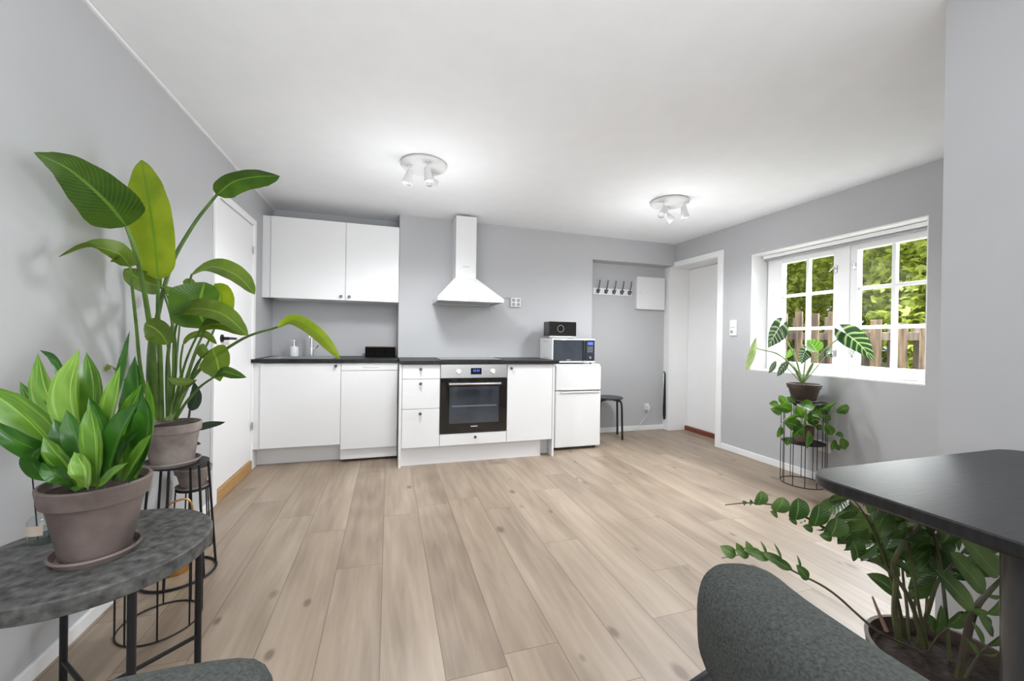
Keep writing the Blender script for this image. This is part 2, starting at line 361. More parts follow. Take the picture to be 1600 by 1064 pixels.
pr_ = [(XR, WY0), (XO, WY0-.12), (XO, WY0-.2), (XR, WY0-.2)]
lo = [bm.verts.new((x, y, WZ0)) for x, y in pr_]; hi = [bm.verts.new((x, y, WZ1)) for x, y in pr_]
bm.faces.new(lo); bm.faces.new(hi)
for i in range(4): bm.faces.new((lo[i], lo[(i+1) % 4], hi[(i+1) % 4], hi[i]))
structure('wall_right', bm, MWALL, 'grey wall with window and door')
structure('wall_near', B(1.80, XO, YB, .877, 0, 2.36), MWALL, 'grey wall beside the black table')
# room behind the camera: wall with wide glazed garden doors
bm = BM(); box(bm, XL, -.7, YB-.2, YB, 0, 2.36); box(bm, 1.1, 3.7, YB-.2, YB, 0, 2.36); box(bm, -.7, 1.1, YB-.2, YB, 2.15, 2.36); box(bm, -.7, 1.1, YB-.2, YB, 0, .25)
structure('wall_rear', bm, MWALL, 'grey wall behind the viewpoint')

# baseboards and trims
structure('baseboard_left', B(XL, XL+.014, YB, 2.963, 0, .052, bev=.003), MWHITE, 'white baseboard of the left wall')
structure('baseboard_back', B(2.07, XR, YN-.014, YN, 0, .058, bev=.003), MWHITE, 'white baseboard in the recess')
structure('baseboard_right', B(XR-.014, XR, .879, 3.31, 0, .058, bev=.003), MWHITE, 'white baseboard under the window')
structure('trim_1', B(XL, XL+.012, YB, YR, 2.285, 2.2985), MWHITE, 'thin white bead between left wall and ceiling')
# door 1 (left wall)
dr = B(XL, XL+.006, 3.03, 3.71, .085, 1.975); d1 = structure('door_1', dr, MWHITE, 'plain white door in the left wall')
bm = BM(); box(bm, XL, XL+.018, 2.963, 3.028, 0, 2.03, bev=.003); box(bm, XL, XL+.018, 3.712, 3.77, 0, 2.03, bev=.003); box(bm, XL, XL+.018, 3.028, 3.712, 1.98, 2.03, bev=.003)
obj('door_frame', bm, MWHITE, d1)
obj('threshold', B(XL, XL+.02, 3.028, 3.712, 0, .08, bev=.003), MOAK, d1)
bm = BM(); lathe(bm, [(0, 0), (.026, 0), (.026, .008), (.011, .01), (.010, .045), (0, .045)], (XL+.006, 3.105, 1.07), 20, rot_to((1, 0, 0)))
tube(bm, [(XL+.045, 3.10, 1.07), (XL+.05, 3.15, 1.07), (XL+.05, 3.225, 1.068)], .0085, 10)
obj('door_handle', bm, MBLK, d1)
for z in (1.75, .33): obj('hinge', tube(BM(), [(XL+.020, 3.705, z), (XL+.020, 3.705, z+.06)], .007, 8), MSTEEL, d1)
# door 2 (right wall, deep reveal)
d2 = structure('door_2', B(3.56, 3.60, DY0-.05, DY1-.010, .053, 1.984), MWHITE, 'plain white door in a deep reveal')
bm = BM()
box(bm, XR, 3.60, DY1-.006, DY1+.004, 0, DZ+.004); box(bm, XR, 3.60, DY0, DY1, DZ-.012, DZ)
box(bm, XR-.016, XR, 3.311, 3.385, 0, 2.052, bev=.003); box(bm, XR-.016, XR, 3.385, YC-.001, DZ-.008, 2.052, bev=.003)
box(bm, XR-.016, XR, DY1-.006, YN-.001, 0, 2.007, bev=.003); box(bm, XR, 3.6, DY0-.004, DY0+.006, 0, DZ)
box(bm, XR-.016, XR, YC, DY1-.004, DZ-.008, 2.0078)
obj('door_frame', bm, MWHITE, d2)
obj('dark_seam_backing', B(3.575, 3.61, DY0+.01, DY1-.0065, .06, 1.9875), MMATT, d2)  # black sheet added behind the leaf, stands in for shade in the seam
obj('threshold', B(3.53, 3.615, DY0+.006, DY1-.006, 0, .052, bev=.004), MMAHO, d2)
# window
w1 = None
def fr(bm, x0, x1, y0, y1, z0, z1, w):
    box(bm, x0, x1, y0, y0+w, z0, z1, bev=.003); box(bm, x0, x1, y1-w, y1, z0, z1, bev=.003)
    box(bm, x0, x1, y0+w-.002, y1-w+.002, z0, z0+w, bev=.003); box(bm, x0, x1, y0+w-.002, y1-w+.002, z1-w, z1, bev=.003)
bm = BM(); fr(bm, 3.47, 3.56, 1.60, 2.955, WZ0+.01, WZ1-.012, .05); box(bm, 3.47, 3.55, 2.232, 2.298, WZ0+.03, WZ1-.03, bev=.003); box(bm, 3.449, 3.4705, 2.2265, 2.3035, .872, 1.878, bev=.003); box(bm, 3.458, 3.475, 1.62, 2.94, WZ0+.0105, .884)
w1 = structure('window_1', bm, MWHITE, 'white two-sash window with glazing bars')
def reveal(bm):
    # far jamb, near jamb, sill, head : thin white lining following the splay
    far = [(XR-.001, WY1), (3.56, 2.955)]; near = [(XR-.001, WY0), (3.56, WY0-.095)]
    for a, b, s in ((far[0], far[1], 1), (near[0], near[1], -1)):
        q = [(a[0], a[1]), (b[0], b[1]), (b[0], b[1]+s*.03), (a[0], a[1]+s*.006)]
        lo = [bm.verts.new((x, y, WZ0)) for x, y in q]; hi = [bm.verts.new((x, y, WZ1)) for x, y in q]
        bm.faces.new(lo); bm.faces.new(hi)
        for i in range(4): bm.faces.new((lo[i], lo[(i+1) % 4], hi[(i+1) % 4], hi[i]))
    for z0, z1 in ((WZ0-.001, WZ0+.010), (WZ1-.008, WZ1+.001)):
        q = [(XR-.001, WY0), (3.56, WY0-.095), (3.56, 2.955), (XR-.001, WY1)]
        lo = [bm.verts.new((x, y, z0)) for x, y in q]; hi = [bm.verts.new((x, y, z1)) for x, y in q]
        bm.faces.new(lo); bm.faces.new(hi)
        for i in range(4): bm.faces.new((lo[i], lo[(i+1) % 4], hi[(i+1) % 4], hi[i]))
    return bm
obj('window_reveal', reveal(BM()), MWHITE, w1)
GZ0, GZ1 = .925, 1.825
for y0, y1 in ((2.30, 2.90), (1.645, 2.23)):
    gy0, gy1 = (2.352, 2.80) if y0 > 2 else (1.73, 2.178)
    bm = BM(); fr2 = [(y0, gy0), (gy1, y1)]
    for a, b in fr2: box(bm, 3.455, 3.515, a, b, .875, 1.875, bev=.004)
    box(bm, 3.455, 3.515, gy0-.001, gy1+.001, .875, GZ0, bev=.004); box(bm, 3.455, 3.515, gy0-.001, gy1+.001, GZ1, 1.875, bev=.004)
    sh = obj('window_sash', bm, MWHITE, w1)
    bm = BM(); ym = (gy0+gy1)/2; box(bm, 3.472, 3.508, ym-.013, ym+.013, GZ0, GZ1, bev=.003)
    for k in (1, 2):
        z = GZ0+(GZ1-GZ0)*k/3; box(bm, 3.4725, 3.5075, gy0, gy1, z-.013, z+.013, bev=.003)
    obj('glazing_bar', bm, MWHITE, sh)
    obj('pane', B(3.488, 3.492, gy0-.004, gy1+.004, GZ0-.004, GZ1+.004), MGLASS, sh)
    for z in (1.70, 1.02):
        yy = y0+.03 if y0 > 2 else y1-.03
        bm = BM(); box(bm, 3.444, 3.456, yy-.009, yy+.009, z-.03, z+.03, bev=.003); tube(bm, [(3.445, yy, z+.01), (3.425, yy, z+.01), (3.42, yy+(.03 if y0 > 2 else -.03), z-.02)], .005, 8)
        obj('window_catch', bm, MSTEEL, sh)
bl = thing('roller_blind', 'rolled-up grey blind in a slim cassette at the top of the window', 'blind', (3.42, 2.3, 1.87))
bm = BM(); box(bm, 3.395, 3.44, 1.70, 2.945, 1.888, 1.918, bev=.004); obj('cassette', bm, MWHITE, bl)
obj('rolled_fabric', tube(BM(), [(3.418, 1.705, 1.878), (3.418, 2.94, 1.878)], .012, 14), MBLIND, bl)

# ================================================================ KITCHEN
def knob(x, y, z, parent, flip=False):
    return obj('knob', lathe(BM(), [(0, 0), (.006, 0), (.0055, .012), (.012, .016), (.0135, .021), (.012, .026), (0, .027)], (x, y, z), 20, rot_to((0, -1, 0))), MKNOB, parent)
# --- wall cabinets
YU = 3.986
def wallcab(x0, x1, kx, label):
    t = thing('wall_cabinet', label, 'cabinet', (x0, YR, 1.428))
    obj('cabinet_body', B(x0+.0005, x1-.0005, YU+.02, YR-.001, 1.430, 2.143), MCABD, t)
    d = obj('cabinet_door', B(x0+.0015, x1-.0015, YU, YU+.018, 1.428, 2.145, bev=.0015), MCAB, t)
    knob(kx, YU, 1.462, d); return t
wc = wallcab(-1.0, -.388, -.423, 'wider white wall cabinet, left one above the sink')
wallcab(-.388, XC-.003, -.352, 'narrower white wall cabinet, right one beside the chimney breast')
obj('filler_panel', B(XL+.001, -1.001, YU+.01, YU+.028, 1.428, 2.145), MCAB, wc)
# --- left base run
YS = 3.724
t = thing('sink_cabinet', 'white one-door base cabinet under the sink', 'cabinet', (-1.0, YR, 0))
bm = BM(); box(bm, -.999, -.983, YS+.02, YR-.002, .16, .868); box(bm, -.408, -.392, YS+.02, YR-.002, .16, .868); box(bm, -.983, -.408, YS+.02, YR-.002, .16, .176); box(bm, -.983, -.408, YR-.01, YR-.002, .176, .868)
obj('cabinet_body', bm, MCABD, t)
d = obj('cabinet_door', B(-.998, -.3905, YS, YS+.018, .165, .864, bev=.0015), MCAB, t); knob(-.428, YS, .842, d)
obj('plinth', B(-1.05, -.392, 3.86, 3.876, 0, .158), MCAB, t)
obj('filler_panel', B(XL+.001, -1.0, YS+.012, YS+.03, .16, .868), MCAB, t)
obj('side_panel', B(XL+.001, XL+.017, YS-.002, YR-.002, 0, .8685), MCAB, t)
t = thing('dishwasher', 'white dishwasher with moulded grip between sink cabinet and drawers', 'dishwasher', (-.386, YR, 0))
obj('appliance_body', B(-.389, .083, YS+.03, YR-.01, .025, .867), MCABD, t)
obj('dishwasher_door', B(-.388, .080, YS+.002, YS+.028, .118, .798, bev=.003), MCAB, t)
c = obj('control_panel', B(-.388, .080, YS-.002, YS+.028, .801, .865, bev=.003), MCAB, t)
obj('grip', B(-.21, -.075, YS-.007, YS-.001, .826, .842, bev=.0028), MWPL, c)
[obj('button', B(x, x+.008, YS-.0035, YS-.0015, .823, .829), MWPL, c) for x in (-.345, -.33, -.30, -.288, -.276)]; [obj('button', B(x, x+.008, YS-.0035, YS-.0015, .835, .842), MWPL, c) for x in (-.05, -.035, -.02, -.005, .01, .025)]
obj('toe_kick', B(-.386, .078, 3.80, 3.815, .03, .113, bev=.002), MCAB, t)
for x in (-.36, .04): obj('foot', cyl(BM(), (x, 3.83), .012, 0, .03, 12), MBLK, t)
# worktops
bm = BM(); box(bm, XL+.001, XC-.006, YS-.022, 3.78, .87, .9, bev=.002); box(bm, XL+.001, XC-.006, 4.235, YR-.001, .87, .9); box(bm, XL+.001, -.99, 3.78, 4.235, .87, .9); box(bm, -.47, XC-.006, 3.78, 4.235, .87, .9)
tag(obj('worktop', bm, MTOP), 'black stone-look worktop holding the sink, left of the chimney breast', 'worktop')
t = thing('kitchen_sink', 'inset stainless steel sink in the left black worktop', 'sink', (-.73, 4.0, .9))
bm = BM(); box(bm, -.995, -.465, 3.775, 3.80, .9, .9035, bev=.001); box(bm, -.995, -.465, 4.16, 4.24, .9, .9035, bev=.001); box(bm, -.995, -.96, 3.80, 4.16, .9, .9035); box(bm, -.50, -.465, 3.80, 4.16, .9, .9035)
obj('sink_rim', bm, MSTEEL, t)
bm = BM(); box(bm, -.96, -.5, 3.80, 3.803, .76, .9); box(bm, -.96, -.5, 4.157, 4.16, .76, .9); box(bm, -.96, -.957, 3.80, 4.16, .76, .9); box(bm, -.503, -.5, 3.80, 4.16, .76, .9); box(bm, -.96, -.5, 3.80, 4.16, .757, .76)
obj('sink_basin', bm, MSTEEL, t); obj('drain', cyl(BM(), (-.73, 3.98), .035, .76, .764, 20), MCHROME, t)
t = thing('kitchen_faucet', 'chrome high-arc kitchen tap behind the sink', 'faucet', (-.70, 4.20, .9035))
bm = cyl(BM(), (-.70, 4.20), .024, .9035, .915); obj('base', bm, MCHROME, t)
obj('faucet_body', cyl(BM(), (-.70, 4.20), .019, .915, .995), MCHROME, t)
arc = [(-.70, 4.20, .99), (-.70, 4.20, 1.10)]+[(-.70, 4.20-.055*(1-math.cos(a)), 1.12+.062*math.sin(a)) for a in [PI*k/10 for k in range(11)]]+[(-.70, 4.09, 1.075)]
obj('spout', tube(BM(), arc, .0115, 12), MCHROME, t)
obj('lever', tube(BM(), [(-.682, 4.20, .97), (-.655, 4.19, .985), (-.64, 4.185, 1.01)], .006, 8), MCHROME, t)
sx, sy = -.845, 4.18
t = thing('soap_dispenser', 'white soap bottle with chrome pump on the sink edge', 'soap dispenser', (sx, sy, .9035))
obj('bottle', lathe(BM(), [(0, .9035), (.036, .9035), (.038, .908), (.038, .985), (.034, .993), (.018, .997), (0, .997)], (sx, sy, 0), 28), MWPL, t)
bm = lathe(BM(), [(0, .997), (.017, .997), (.017, 1.012), (.007, 1.016), (.006, 1.04), (.012, 1.043), (.011, 1.055), (0, 1.057)], (sx, sy, 0), 20); tube(bm, [(sx, sy, 1.049), (sx-.03, sy-.01, 1.047)], .004, 8)
obj('pump', bm, MCHROME, t)
# storage box on the worktop
x0, x1, y0, y1, z0, z1 = -.215, .065, 4.10, 4.24, .9, .995
t = thing('organiser_box', 'black three-compartment organiser box on the left worktop against the wall', 'box', (x0, y0, z0))
bm = BM(); box(bm, x0, x1, y0, y1, z0, z0+.006); box(bm, x0, x1, y1-.006, y1, z0, z1); 
for k in range(4): xx = x0+(x1-x0-.006)*k/3; box(bm, xx, xx+.006, y0, y1, z0, z1)
obj('box_body', bm, MMATT, t); obj('lid', B(x0-.002, x1+.002, y0-.002, y1+.002, z1, z1+.006, bev=.001), mat('walnut_lid', (.16, .09, .04), .5, noise_amt=.3), t)
for k in range(3):
    xa = x0+.008+(x1-x0-.006)*k/3; obj('compartment_front', B(xa, xa+(x1-x0)/3-.012, y0+.004, y0+.01, z0+.008, z1-.004), MMATT, t)

# --- right base run
YF = 3.473
t = thing('drawer_cabinet', 'white three-drawer base cabinet left of the oven', 'cabinet', (XC, YC, 0))
obj('cabinet_body', B(.112, .426, YF+.02, YC-.002, .158, .868), MCABD, t)
for z0, z1 in ((.745, .864), (.491, .741), (.162, .487)):
    d = obj('drawer', B(.1135, .4265, YF, YF+.018, z0, z1, bev=.0015), MCAB, t); knob(.262, YF, z1-.036, d)
obj('side_panel', B(XC+.002, .110, YF-.004, YC-.002, 0, .8685), MCAB, t)
obj('plinth', B(.111, 1.38, YF+.05, YF+.066, 0, .156), MCAB, t)
t = thing('oven_cabinet', 'white cabinet housing the oven, with a low drawer beneath it', 'cabinet', (.428, YC, 0))
bm = BM(); box(bm, .428, .4285, YF+.02, YC-.002, .158, .868); box(bm, 1.0285, 1.029, YF+.02, YC-.002, .158, .868); box(bm, .4285, 1.0285, YF+.02, YC-.002, .16, .262)
obj('cabinet_body', bm, MCABD, t)
d = obj('drawer', B(.4295, 1.0275, YF, YF+.018, .162, .262, bev=.0015), MCAB, t); knob(.738, YF, .228, d)
t = thing('base_cabinet', 'white one-door base cabinet between oven and small fridge', 'cabinet', (1.03, YC, 0))
obj('cabinet_body', B(1.030, 1.474, YF+.02, YC-.002, .158, .868), MCABD, t)
d = obj('cabinet_door', B(1.0315, 1.4735, YF, YF+.018, .162, .864, bev=.0015), MCAB, t); knob(1.062, YF, .830, d)
obj('side_panel', B(1.4755, 1.492, YF-.004, YC-.002, 0, .8685), MCAB, t)
obj('plinth', B(1.382, 1.4745, YF+.12, YF+.136, 0, .156), MCAB, t)
tag(obj('worktop', B(XC+.001, 1.53, YF-.022, YC-.001, .87, .9, bev=.002), MTOP), 'black stone-look worktop above oven and drawers, right run', 'worktop')
tag(obj('induction_hob', B(.44, 1.01, 3.53, 4.0, .9, .905, bev=.002), MBLKG), 'flat black glass hob set on the right worktop under the hood', 'hob')
# oven
t = thing('built_in_oven', 'built-in oven with steel control panel and black glass door', 'oven', (.43, YF, .267))
obj('oven_body', B(.445, 1.012, YF+.02, YC-.05, .275, .86), MBLK, t)
c = obj('control_panel', B(.4305, 1.0265, YF-.004, YF+.019, .747, .867, bev=.002), MSTEEL, t)
for x in (.588, .893): obj('dial', lathe(BM(), [(0, 0), (.024, 0), (.023, .006), (.018, .02), (.016, .022), (0, .022)], (x, YF-.004, .803), 28, rot_to((0, -1, 0))), MWPL, c)
obj('display', B(.693, .79, YF-.006, YF-.003, .778, .834), MDISPBG, c)
bm = BM()
def seg7(bm, x, z, w, h, y, on='abcdef', th=.0025):
    S_ = {'a': (x, x+w, z+h-th, z+h), 'd': (x, x+w, z, z+th), 'g': (x, x+w, z+h/2-th/2, z+h/2+th/2), 'f': (x, x+th, z+h/2, z+h), 'e': (x, x+th, z, z+h/2), 'b': (x+w-th, x+w, z+h/2, z+h), 'c': (x+w-th, x+w, z, z+h/2)}
    for k in on: a = S_[k]; box(bm, a[0], a[1], y-.001, y, a[2], a[3])
for i, k in enumerate(('abcdef', 'abcdef', 'abcdef', 'abcdef')): seg7(bm, .715+i*.014+(.004 if i > 1 else 0), .803, .009, .017, YF-.006, k)
obj('digits', bm, MDISP, c)
d = obj('oven_door', B(.4305, 1.0265, YF-.006, YF+.019, .269, .743, bev=.003), MBLKG, t)
obj('window', B(.508, .952, YF-.0072, YF-.005, .352, .672), MOVENW, d)
bm = BM(); tube(bm, [(.497, YF-.045, .700), (.96, YF-.045, .700)], .011, 12); [tube(bm, [(x, YF-.006, .70), (x, YF-.045, .70)], .008, 8) for x in (.515, .942)]
obj('oven_handle', bm, MCHROME, d)
bm = BM(); [box(bm, .700+i*.0088, .7065+i*.0088, YF-.0072, YF-.0055, .318, .326) for i in range(7)]; obj('brand_mark', bm, MWPL, d)
# oven rack lines
bm = BM(); [box(bm, .53, .93, YF-.0078, YF-.0070, z, z+.002) for z in (.505, .498)]; obj('rack', bm, MGREYP, d)
# hood
t = thing('range_hood', 'white pyramid cooker hood with square duct on the chimney breast', 'cooker hood', (.7, YC, 1.43))
obj('duct', B(.60, .797, 3.80, YC-.001, 1.655, 2.262, bev=.002), MLAMP, t)
bm = BM()
A_ = [(.412, 3.58), (1.018, 3.58), (1.018, YC-.001), (.412, YC-.001)]; T_ = [(.594, 3.793), (.803, 3.793), (.803, YC-.001), (.594, YC-.001)]
l0 = [bm.verts.new((x, y, 1.43)) for x, y in A_]; l1 = [bm.verts.new((x, y, 1.462)) for x, y in A_]; l2 = [bm.verts.new((x, y, 1.668)) for x, y in T_]
ins = [(.43, 3.60), (1.0, 3.60), (1.0, YC-.02), (.43, YC-.02)]; l00 = [bm.verts.new((x, y, 1.43)) for x, y in ins]; l01 = [bm.verts.new((x, y, 1.445)) for x, y in ins]
for a, b in ((l0, l1), (l1, l2), (l0, l00), (l00, l01)):
    for i in range(4): bm.faces.new((a[i], a[(i+1) % 4], b[(i+1) % 4], b[i]))
bm.faces.new(l2); bm.faces.new(l01)
c = obj('canopy', bm, MLAMP, t)
[obj('button', B(.672+i*.021, .684+i*.021, 3.577, 3.581, 1.4395, 1.4495), MGREYP, c) for i in range(5)]
bm = lathe(BM(), [(0, 0), (.045, 0), (.044, .006), (.03, .012), (0, .013)], (.715, 3.632, 1.512), 28, rot_to((0, -.7, .7))); obj('lamp_cover', bm, MWPL, c)
bm = BM(); [box(bm, .669+i*.0088, .6755+i*.0088, 3.798, 3.8005, 1.775, 1.782) for i in range(7)]; obj('brand_mark', bm, MGREYP, t)
obj('filter', B(.46, .97, 3.64, YC-.06, 1.437, 1.4445), MSTEEL, c)
tag(obj('hood_cable', tube(BM(), smooth_pts([(1.015, 3.95, 1.47), (1.02, 3.97, 1.44), (1.03, 4.0, 1.40), (1.035, 4.03, 1.43), (1.04, 4.052, 1.5), (1.22, 4.054, 1.53)]), .0025, 6), MGREYP), 'thin grey cable from the hood to the wall socket', 'cable')
def sock(name, c, w, h, ax, label, hs, cat='socket'):
    x, y, z = c; t = thing(name, label, cat, c)
    if ax == 'y': obj('cover_plate', B(x-w/2, x+w/2, y-.024, y, z-h/2, z+h/2, bev=.004), MWPL, t)
    else:
        s = .014*ax; obj('cover_plate', B(min(x, x+s), max(x, x+s), y-w/2, y+w/2, z-h/2, z+h/2, bev=.004), MWPL, t)
    for du, dz in hs:
        bm = BM()
        if ax == 'y': lathe(bm, [(0, 0), (.018, 0), (.019, .003), (.016, .003), (.0155, .001), (0, .001)], (x+du, y-.0235, z+dz), 20, rot_to((0, -1, 0))); [lathe(bm, [(0, 0), (.0028, 0), (0, .001)], (x+du+e, y-.0247, z+dz), 8, rot_to((0, -1, 0))) for e in (-.008, .008)]
        else: lathe(bm, [(0, 0), (.018, 0), (.019, .003), (.016, .003), (.0155, .001), (0, .001)], (x+s*.95, y+du, z+dz), 20, rot_to((s, 0, 0)))
        obj('outlet', bm, MGREYP if ax == 'y' else MWPL, t)
    return t
sock('double_socket', (1.28, YC, 1.482), .108, .098, 'y', 'white four-way socket on the wall beside the cooker hood', [(-.026, .022), (.026, .022), (-.026, -.022), (.026, -.022)])
sock('wall_socket', (3.04, YN, .283), .06, .085, 'y', 'white socket low in the recess below the meter cupboard', [(0, 0)])
sock('wall_socket', (XL, 2.845, .27), .09, .085, 1, 'white socket low on the left wall behind the plant stands', [(0, 0)])
sock('wall_socket', (XR, 2.285, .285), .10, .085, -1, 'white socket on the right wall behind the wire plant stand', [(0, 0)])
t = thing('light_switch', 'white switch plate with round dial between door and window', 'switch', (XR, 3.178, 1.24))
obj('cover_plate', B(XR-.012, XR, 3.135, 3.222, 1.16, 1.318, bev=.004), MWPL, t)
obj('dial', lathe(BM(), [(0, 0), (.013, 0), (.012, .01), (0, .011)], (XR-.012, 3.192, 1.203), 20, rot_to((-1, 0, 0))), MGREYP, t)
obj('rocker', B(XR-.017, XR-.011, 3.15, 3.207, 1.245, 1.30, bev=.002), MWPL, t)
# plug + cable in nook
t = thing('charger_plug', 'white plug with a thin cord drooping from the recess socket to the baseboard', 'plug', (3.04, YN-.03, .27))
obj('plug', B(3.02, 3.062, YN-.058, YN-.0275, .262, .305, bev=.005), MWPL, t)
obj('cord', tube(BM(), smooth_pts([(3.04, YN-.045, .262), (3.03, YN-.045, .20), (2.95, YN-.04, .10), (2.87, YN-.035, .02), (2.70, YN-.035, .008), (2.50, YN-.03, .006)]), .003, 6), MWPL, t)
# fridge
FX0, FX1, FY = 1.570, 2.066, 3.618
t = thing('small_fridge', 'small white two-door fridge freezer beside the base cabinets', 'fridge', (FX0, FY, 0))
obj('appliance_body', B(FX0+.002, FX1-.002, FY+.045, YC-.03, .02, .835, bev=.004), MWPL, t)
obj('top_panel', B(FX0, FX1, FY+.02, YC-.03, .835, .852, bev=.004), MWPL, t)
d = obj('freezer_door', B(FX0, FX1, FY, FY+.042, .594, .833, bev=.008), MWPL, t)
def handle_strip(z0, z1, rev):
    bm = BM(); box(bm, FX0+.05, FX1-.02, FY-.012, FY+.002, z0, z1, bev=.004); return bm
obj('handle', handle_strip(.596, .612, 0), MWPL, d)
d = obj('fridge_door', B(FX0, FX1, FY, FY+.042, .03, .586, bev=.008), MWPL, t)
obj('handle', handle_strip(.569, .583, 1), MWPL, d)
obj('hinge', B(FX1-.03, FX1-.004, FY-.004, FY+.03, .586, .594), MGREYP, t)
for x in (FX0+.03, FX1-.03):
    for y in (FY+.07, YC-.08): obj('foot', cyl(BM(), (x, y), .014, 0, .02, 12), MBLK, t)
# microwave
MX0, MX1, MY0, MY1, MZ0, MZ1 = 1.545, 2.02, 3.665, 4.0, .866, 1.108
t = thing('microwave', 'white microwave with dark glass door on top of the small fridge', 'microwave', (1.78, 3.8, .852))
obj('appliance_body', B(MX0, MX1, MY0+.018, MY1, MZ0, MZ1, bev=.004), MWPL, t)
c = obj('front_frame', B(MX0, MX1, MY0, MY0+.018, MZ0, MZ1, bev=.003), MWPL, t)
obj('door_glass', B(MX0+.012, MX0+.355, MY0-.004, MY0+.001, MZ0+.018, MZ1-.014, bev=.002), MOVENW, t)
obj('handle', B(MX0+.335, MX0+.36, MY0-.022, MY0-.004, MZ0+.022, MZ1-.018, bev=.006), MBLKG, t)
c = obj('control_panel', B(MX0+.362, MX1-.006, MY0-.004, MY0+.001, MZ0+.018, MZ1-.014, bev=.002), mat('dark_blue_panel', (.03, .035, .05), .2, noise_amt=.1), t)
obj('display', B(MX0+.388, MX1-.028, MY0-.006, MY0-.003, MZ1-.062, MZ1-.034), MDISP, c)
for r_ in range(4):
    for q in range(3): obj('button', B(MX0+.386+q*.022, MX0+.398+q*.022, MY0-.0055, MY0-.003, MZ1-.088-r_*.016, MZ1-.080-r_*.016, bev=.001), MGREYP, c)
obj('dial', lathe(BM(), [(0, 0), (.015, 0), (.013, .012), (0, .013)], (MX0+.412, MY0-.004, MZ0+.052), 24, rot_to((0, -1, 0))), MSTEEL, c)
bm = BM()
for zz in (MZ0+.035, MZ1-.04):
    for q in range(7): [box(bm, MX0-.0012, MX0+.001, MY0+.10+q*.02, MY0+.108+q*.02, zz+e, zz+e+.006) for e in (0, .011)]
obj('vent', bm, MGREYP, t)
bm = BM(); [box(bm, MX0+.155+i*.0075, MX0+.1605+i*.0075, MY0-.0052, MY0-.0035, MZ0+.026, MZ0+.031) for i in range(6)]; obj('brand_mark', bm, MWPL, t)
for x in (MX0+.04, MX1-.03):
    for y in (MY0+.04, MY1-.05): obj('foot', cyl(BM(), (x, y), .012, .852, .866, 12), MBLK, t)
t = thing('digital_radio', 'small black glass-fronted device with steel base on top of the microwave', 'radio', (1.70, 3.83, MZ1))
rx0, rx1, ry0, ry1 = 1.555, 1.86, 3.77, 3.93
obj('glass_body', B(rx0, rx1, ry0, ry1, MZ1+.022, MZ1+.172, bev=.006), MBLKG, t)
obj('base', B(rx0+.004, rx1-.002, ry0+.004, ry1-.004, MZ1+.004, MZ1+.022, bev=.003), MSTEEL, t)
for x in (rx0+.03, rx1-.03): obj('foot', B(x-.01, x+.01, ry0+.02, ry1-.02, MZ1, MZ1+.005), MBLK, t)
obj('edge_trim', B(rx1-.006, rx1+.003, ry0-.003, ry1, MZ1+.02, MZ1+.168, bev=.002), MSTEEL, t)
bm = lathe(BM(), [(.033, 0), (.036, 0), (.036, .0006), (.033, .0006)], (rx0+.125, ry0-.0005, MZ1+.10), 30, rot_to((0, -1, 0))); obj('reflection_ring', bm, MGREYP, t)  # grey ring drawn on the front in place of a glass reflection
# stool
sx, sy = 2.40, 4.02
t = thing('round_stool', 'small dark blue-black round stool beside the fridge', 'stool', (sx, sy, 0))
obj('seat', lathe(BM(), [(0, .435), (.148, .435), (.155, .440), (.156, .450), (.150, .456), (0, .458)], (sx, sy, 0), 40), mat('navy_black_lacquer', (.028, .032, .045), .35, noise_amt=.05), t)
for a in (-65, 25, 115, 205):
    ca, sa = math.cos(math.radians(a)), math.sin(math.radians(a))
    obj('leg', tube(BM(), smooth_pts([(sx+ca*.06, sy+sa*.06, .425), (sx+ca*.13, sy+sa*.13, .425), (sx+ca*.165, sy+sa*.165, .39), (sx+ca*.175, sy+sa*.175, .2), (sx+ca*.182, sy+sa*.182, 0)]), .011, 10), MBLK, t)
# coat rack
t = thing('coat_rack', 'white wall rail with five steel coat hooks in the recess', 'coat rack', (2.54, YN, 1.67))
obj('rail', B(2.282, 2.80, YN-.016, YN, 1.636, 1.712, bev=.003), MWHITE, t)
for k in range(5):
    x = 2.335+k*.106
    bm = BM(); tube(bm, smooth_pts([(x, YN-.018, 1.672), (x, YN-.045, 1.69), (x+.004, YN-.062, 1.74), (x+.004, YN-.075, 1.80)]), [.008, .007], 10)
    tube(bm, smooth_pts([(x, YN-.018, 1.668), (x, YN-.04, 1.650), (x-.002, YN-.065, 1.662), (x-.002, YN-.072, 1.682)]), .008, 10)
    lathe(bm, [(0, -.004), (.012, -.002), (.013, .004), (.008, .01), (0, .011)], (x-.002, YN-.072, 1.678), 16); box(bm, x-.012, x+.012, YN-.022, YN-.016, 1.652, 1.695, bev=.003)
    obj('hook', bm, MKNOB, t)
t = thing('meter_cupboard', 'square white flush cupboard door on the recess wall', 'cupboard', (3.06, YN, 1.67))
obj('cabinet_frame', B(2.862, 3.262, YN-.03, YN, 1.482, 1.872, bev=.002), MWHITE, t)
d = obj('cabinet_door', B(2.860, 3.258, YN-.044, YN-.03, 1.480, 1.874, bev=.003), MCAB, t)
obj('lock', lathe(BM(), [(0, 0), (.008, 0), (.007, .003), (0, .003)], (2.90, YN-.044, 1.677), 14, rot_to((0, -1, 0))), MSTEEL, d)
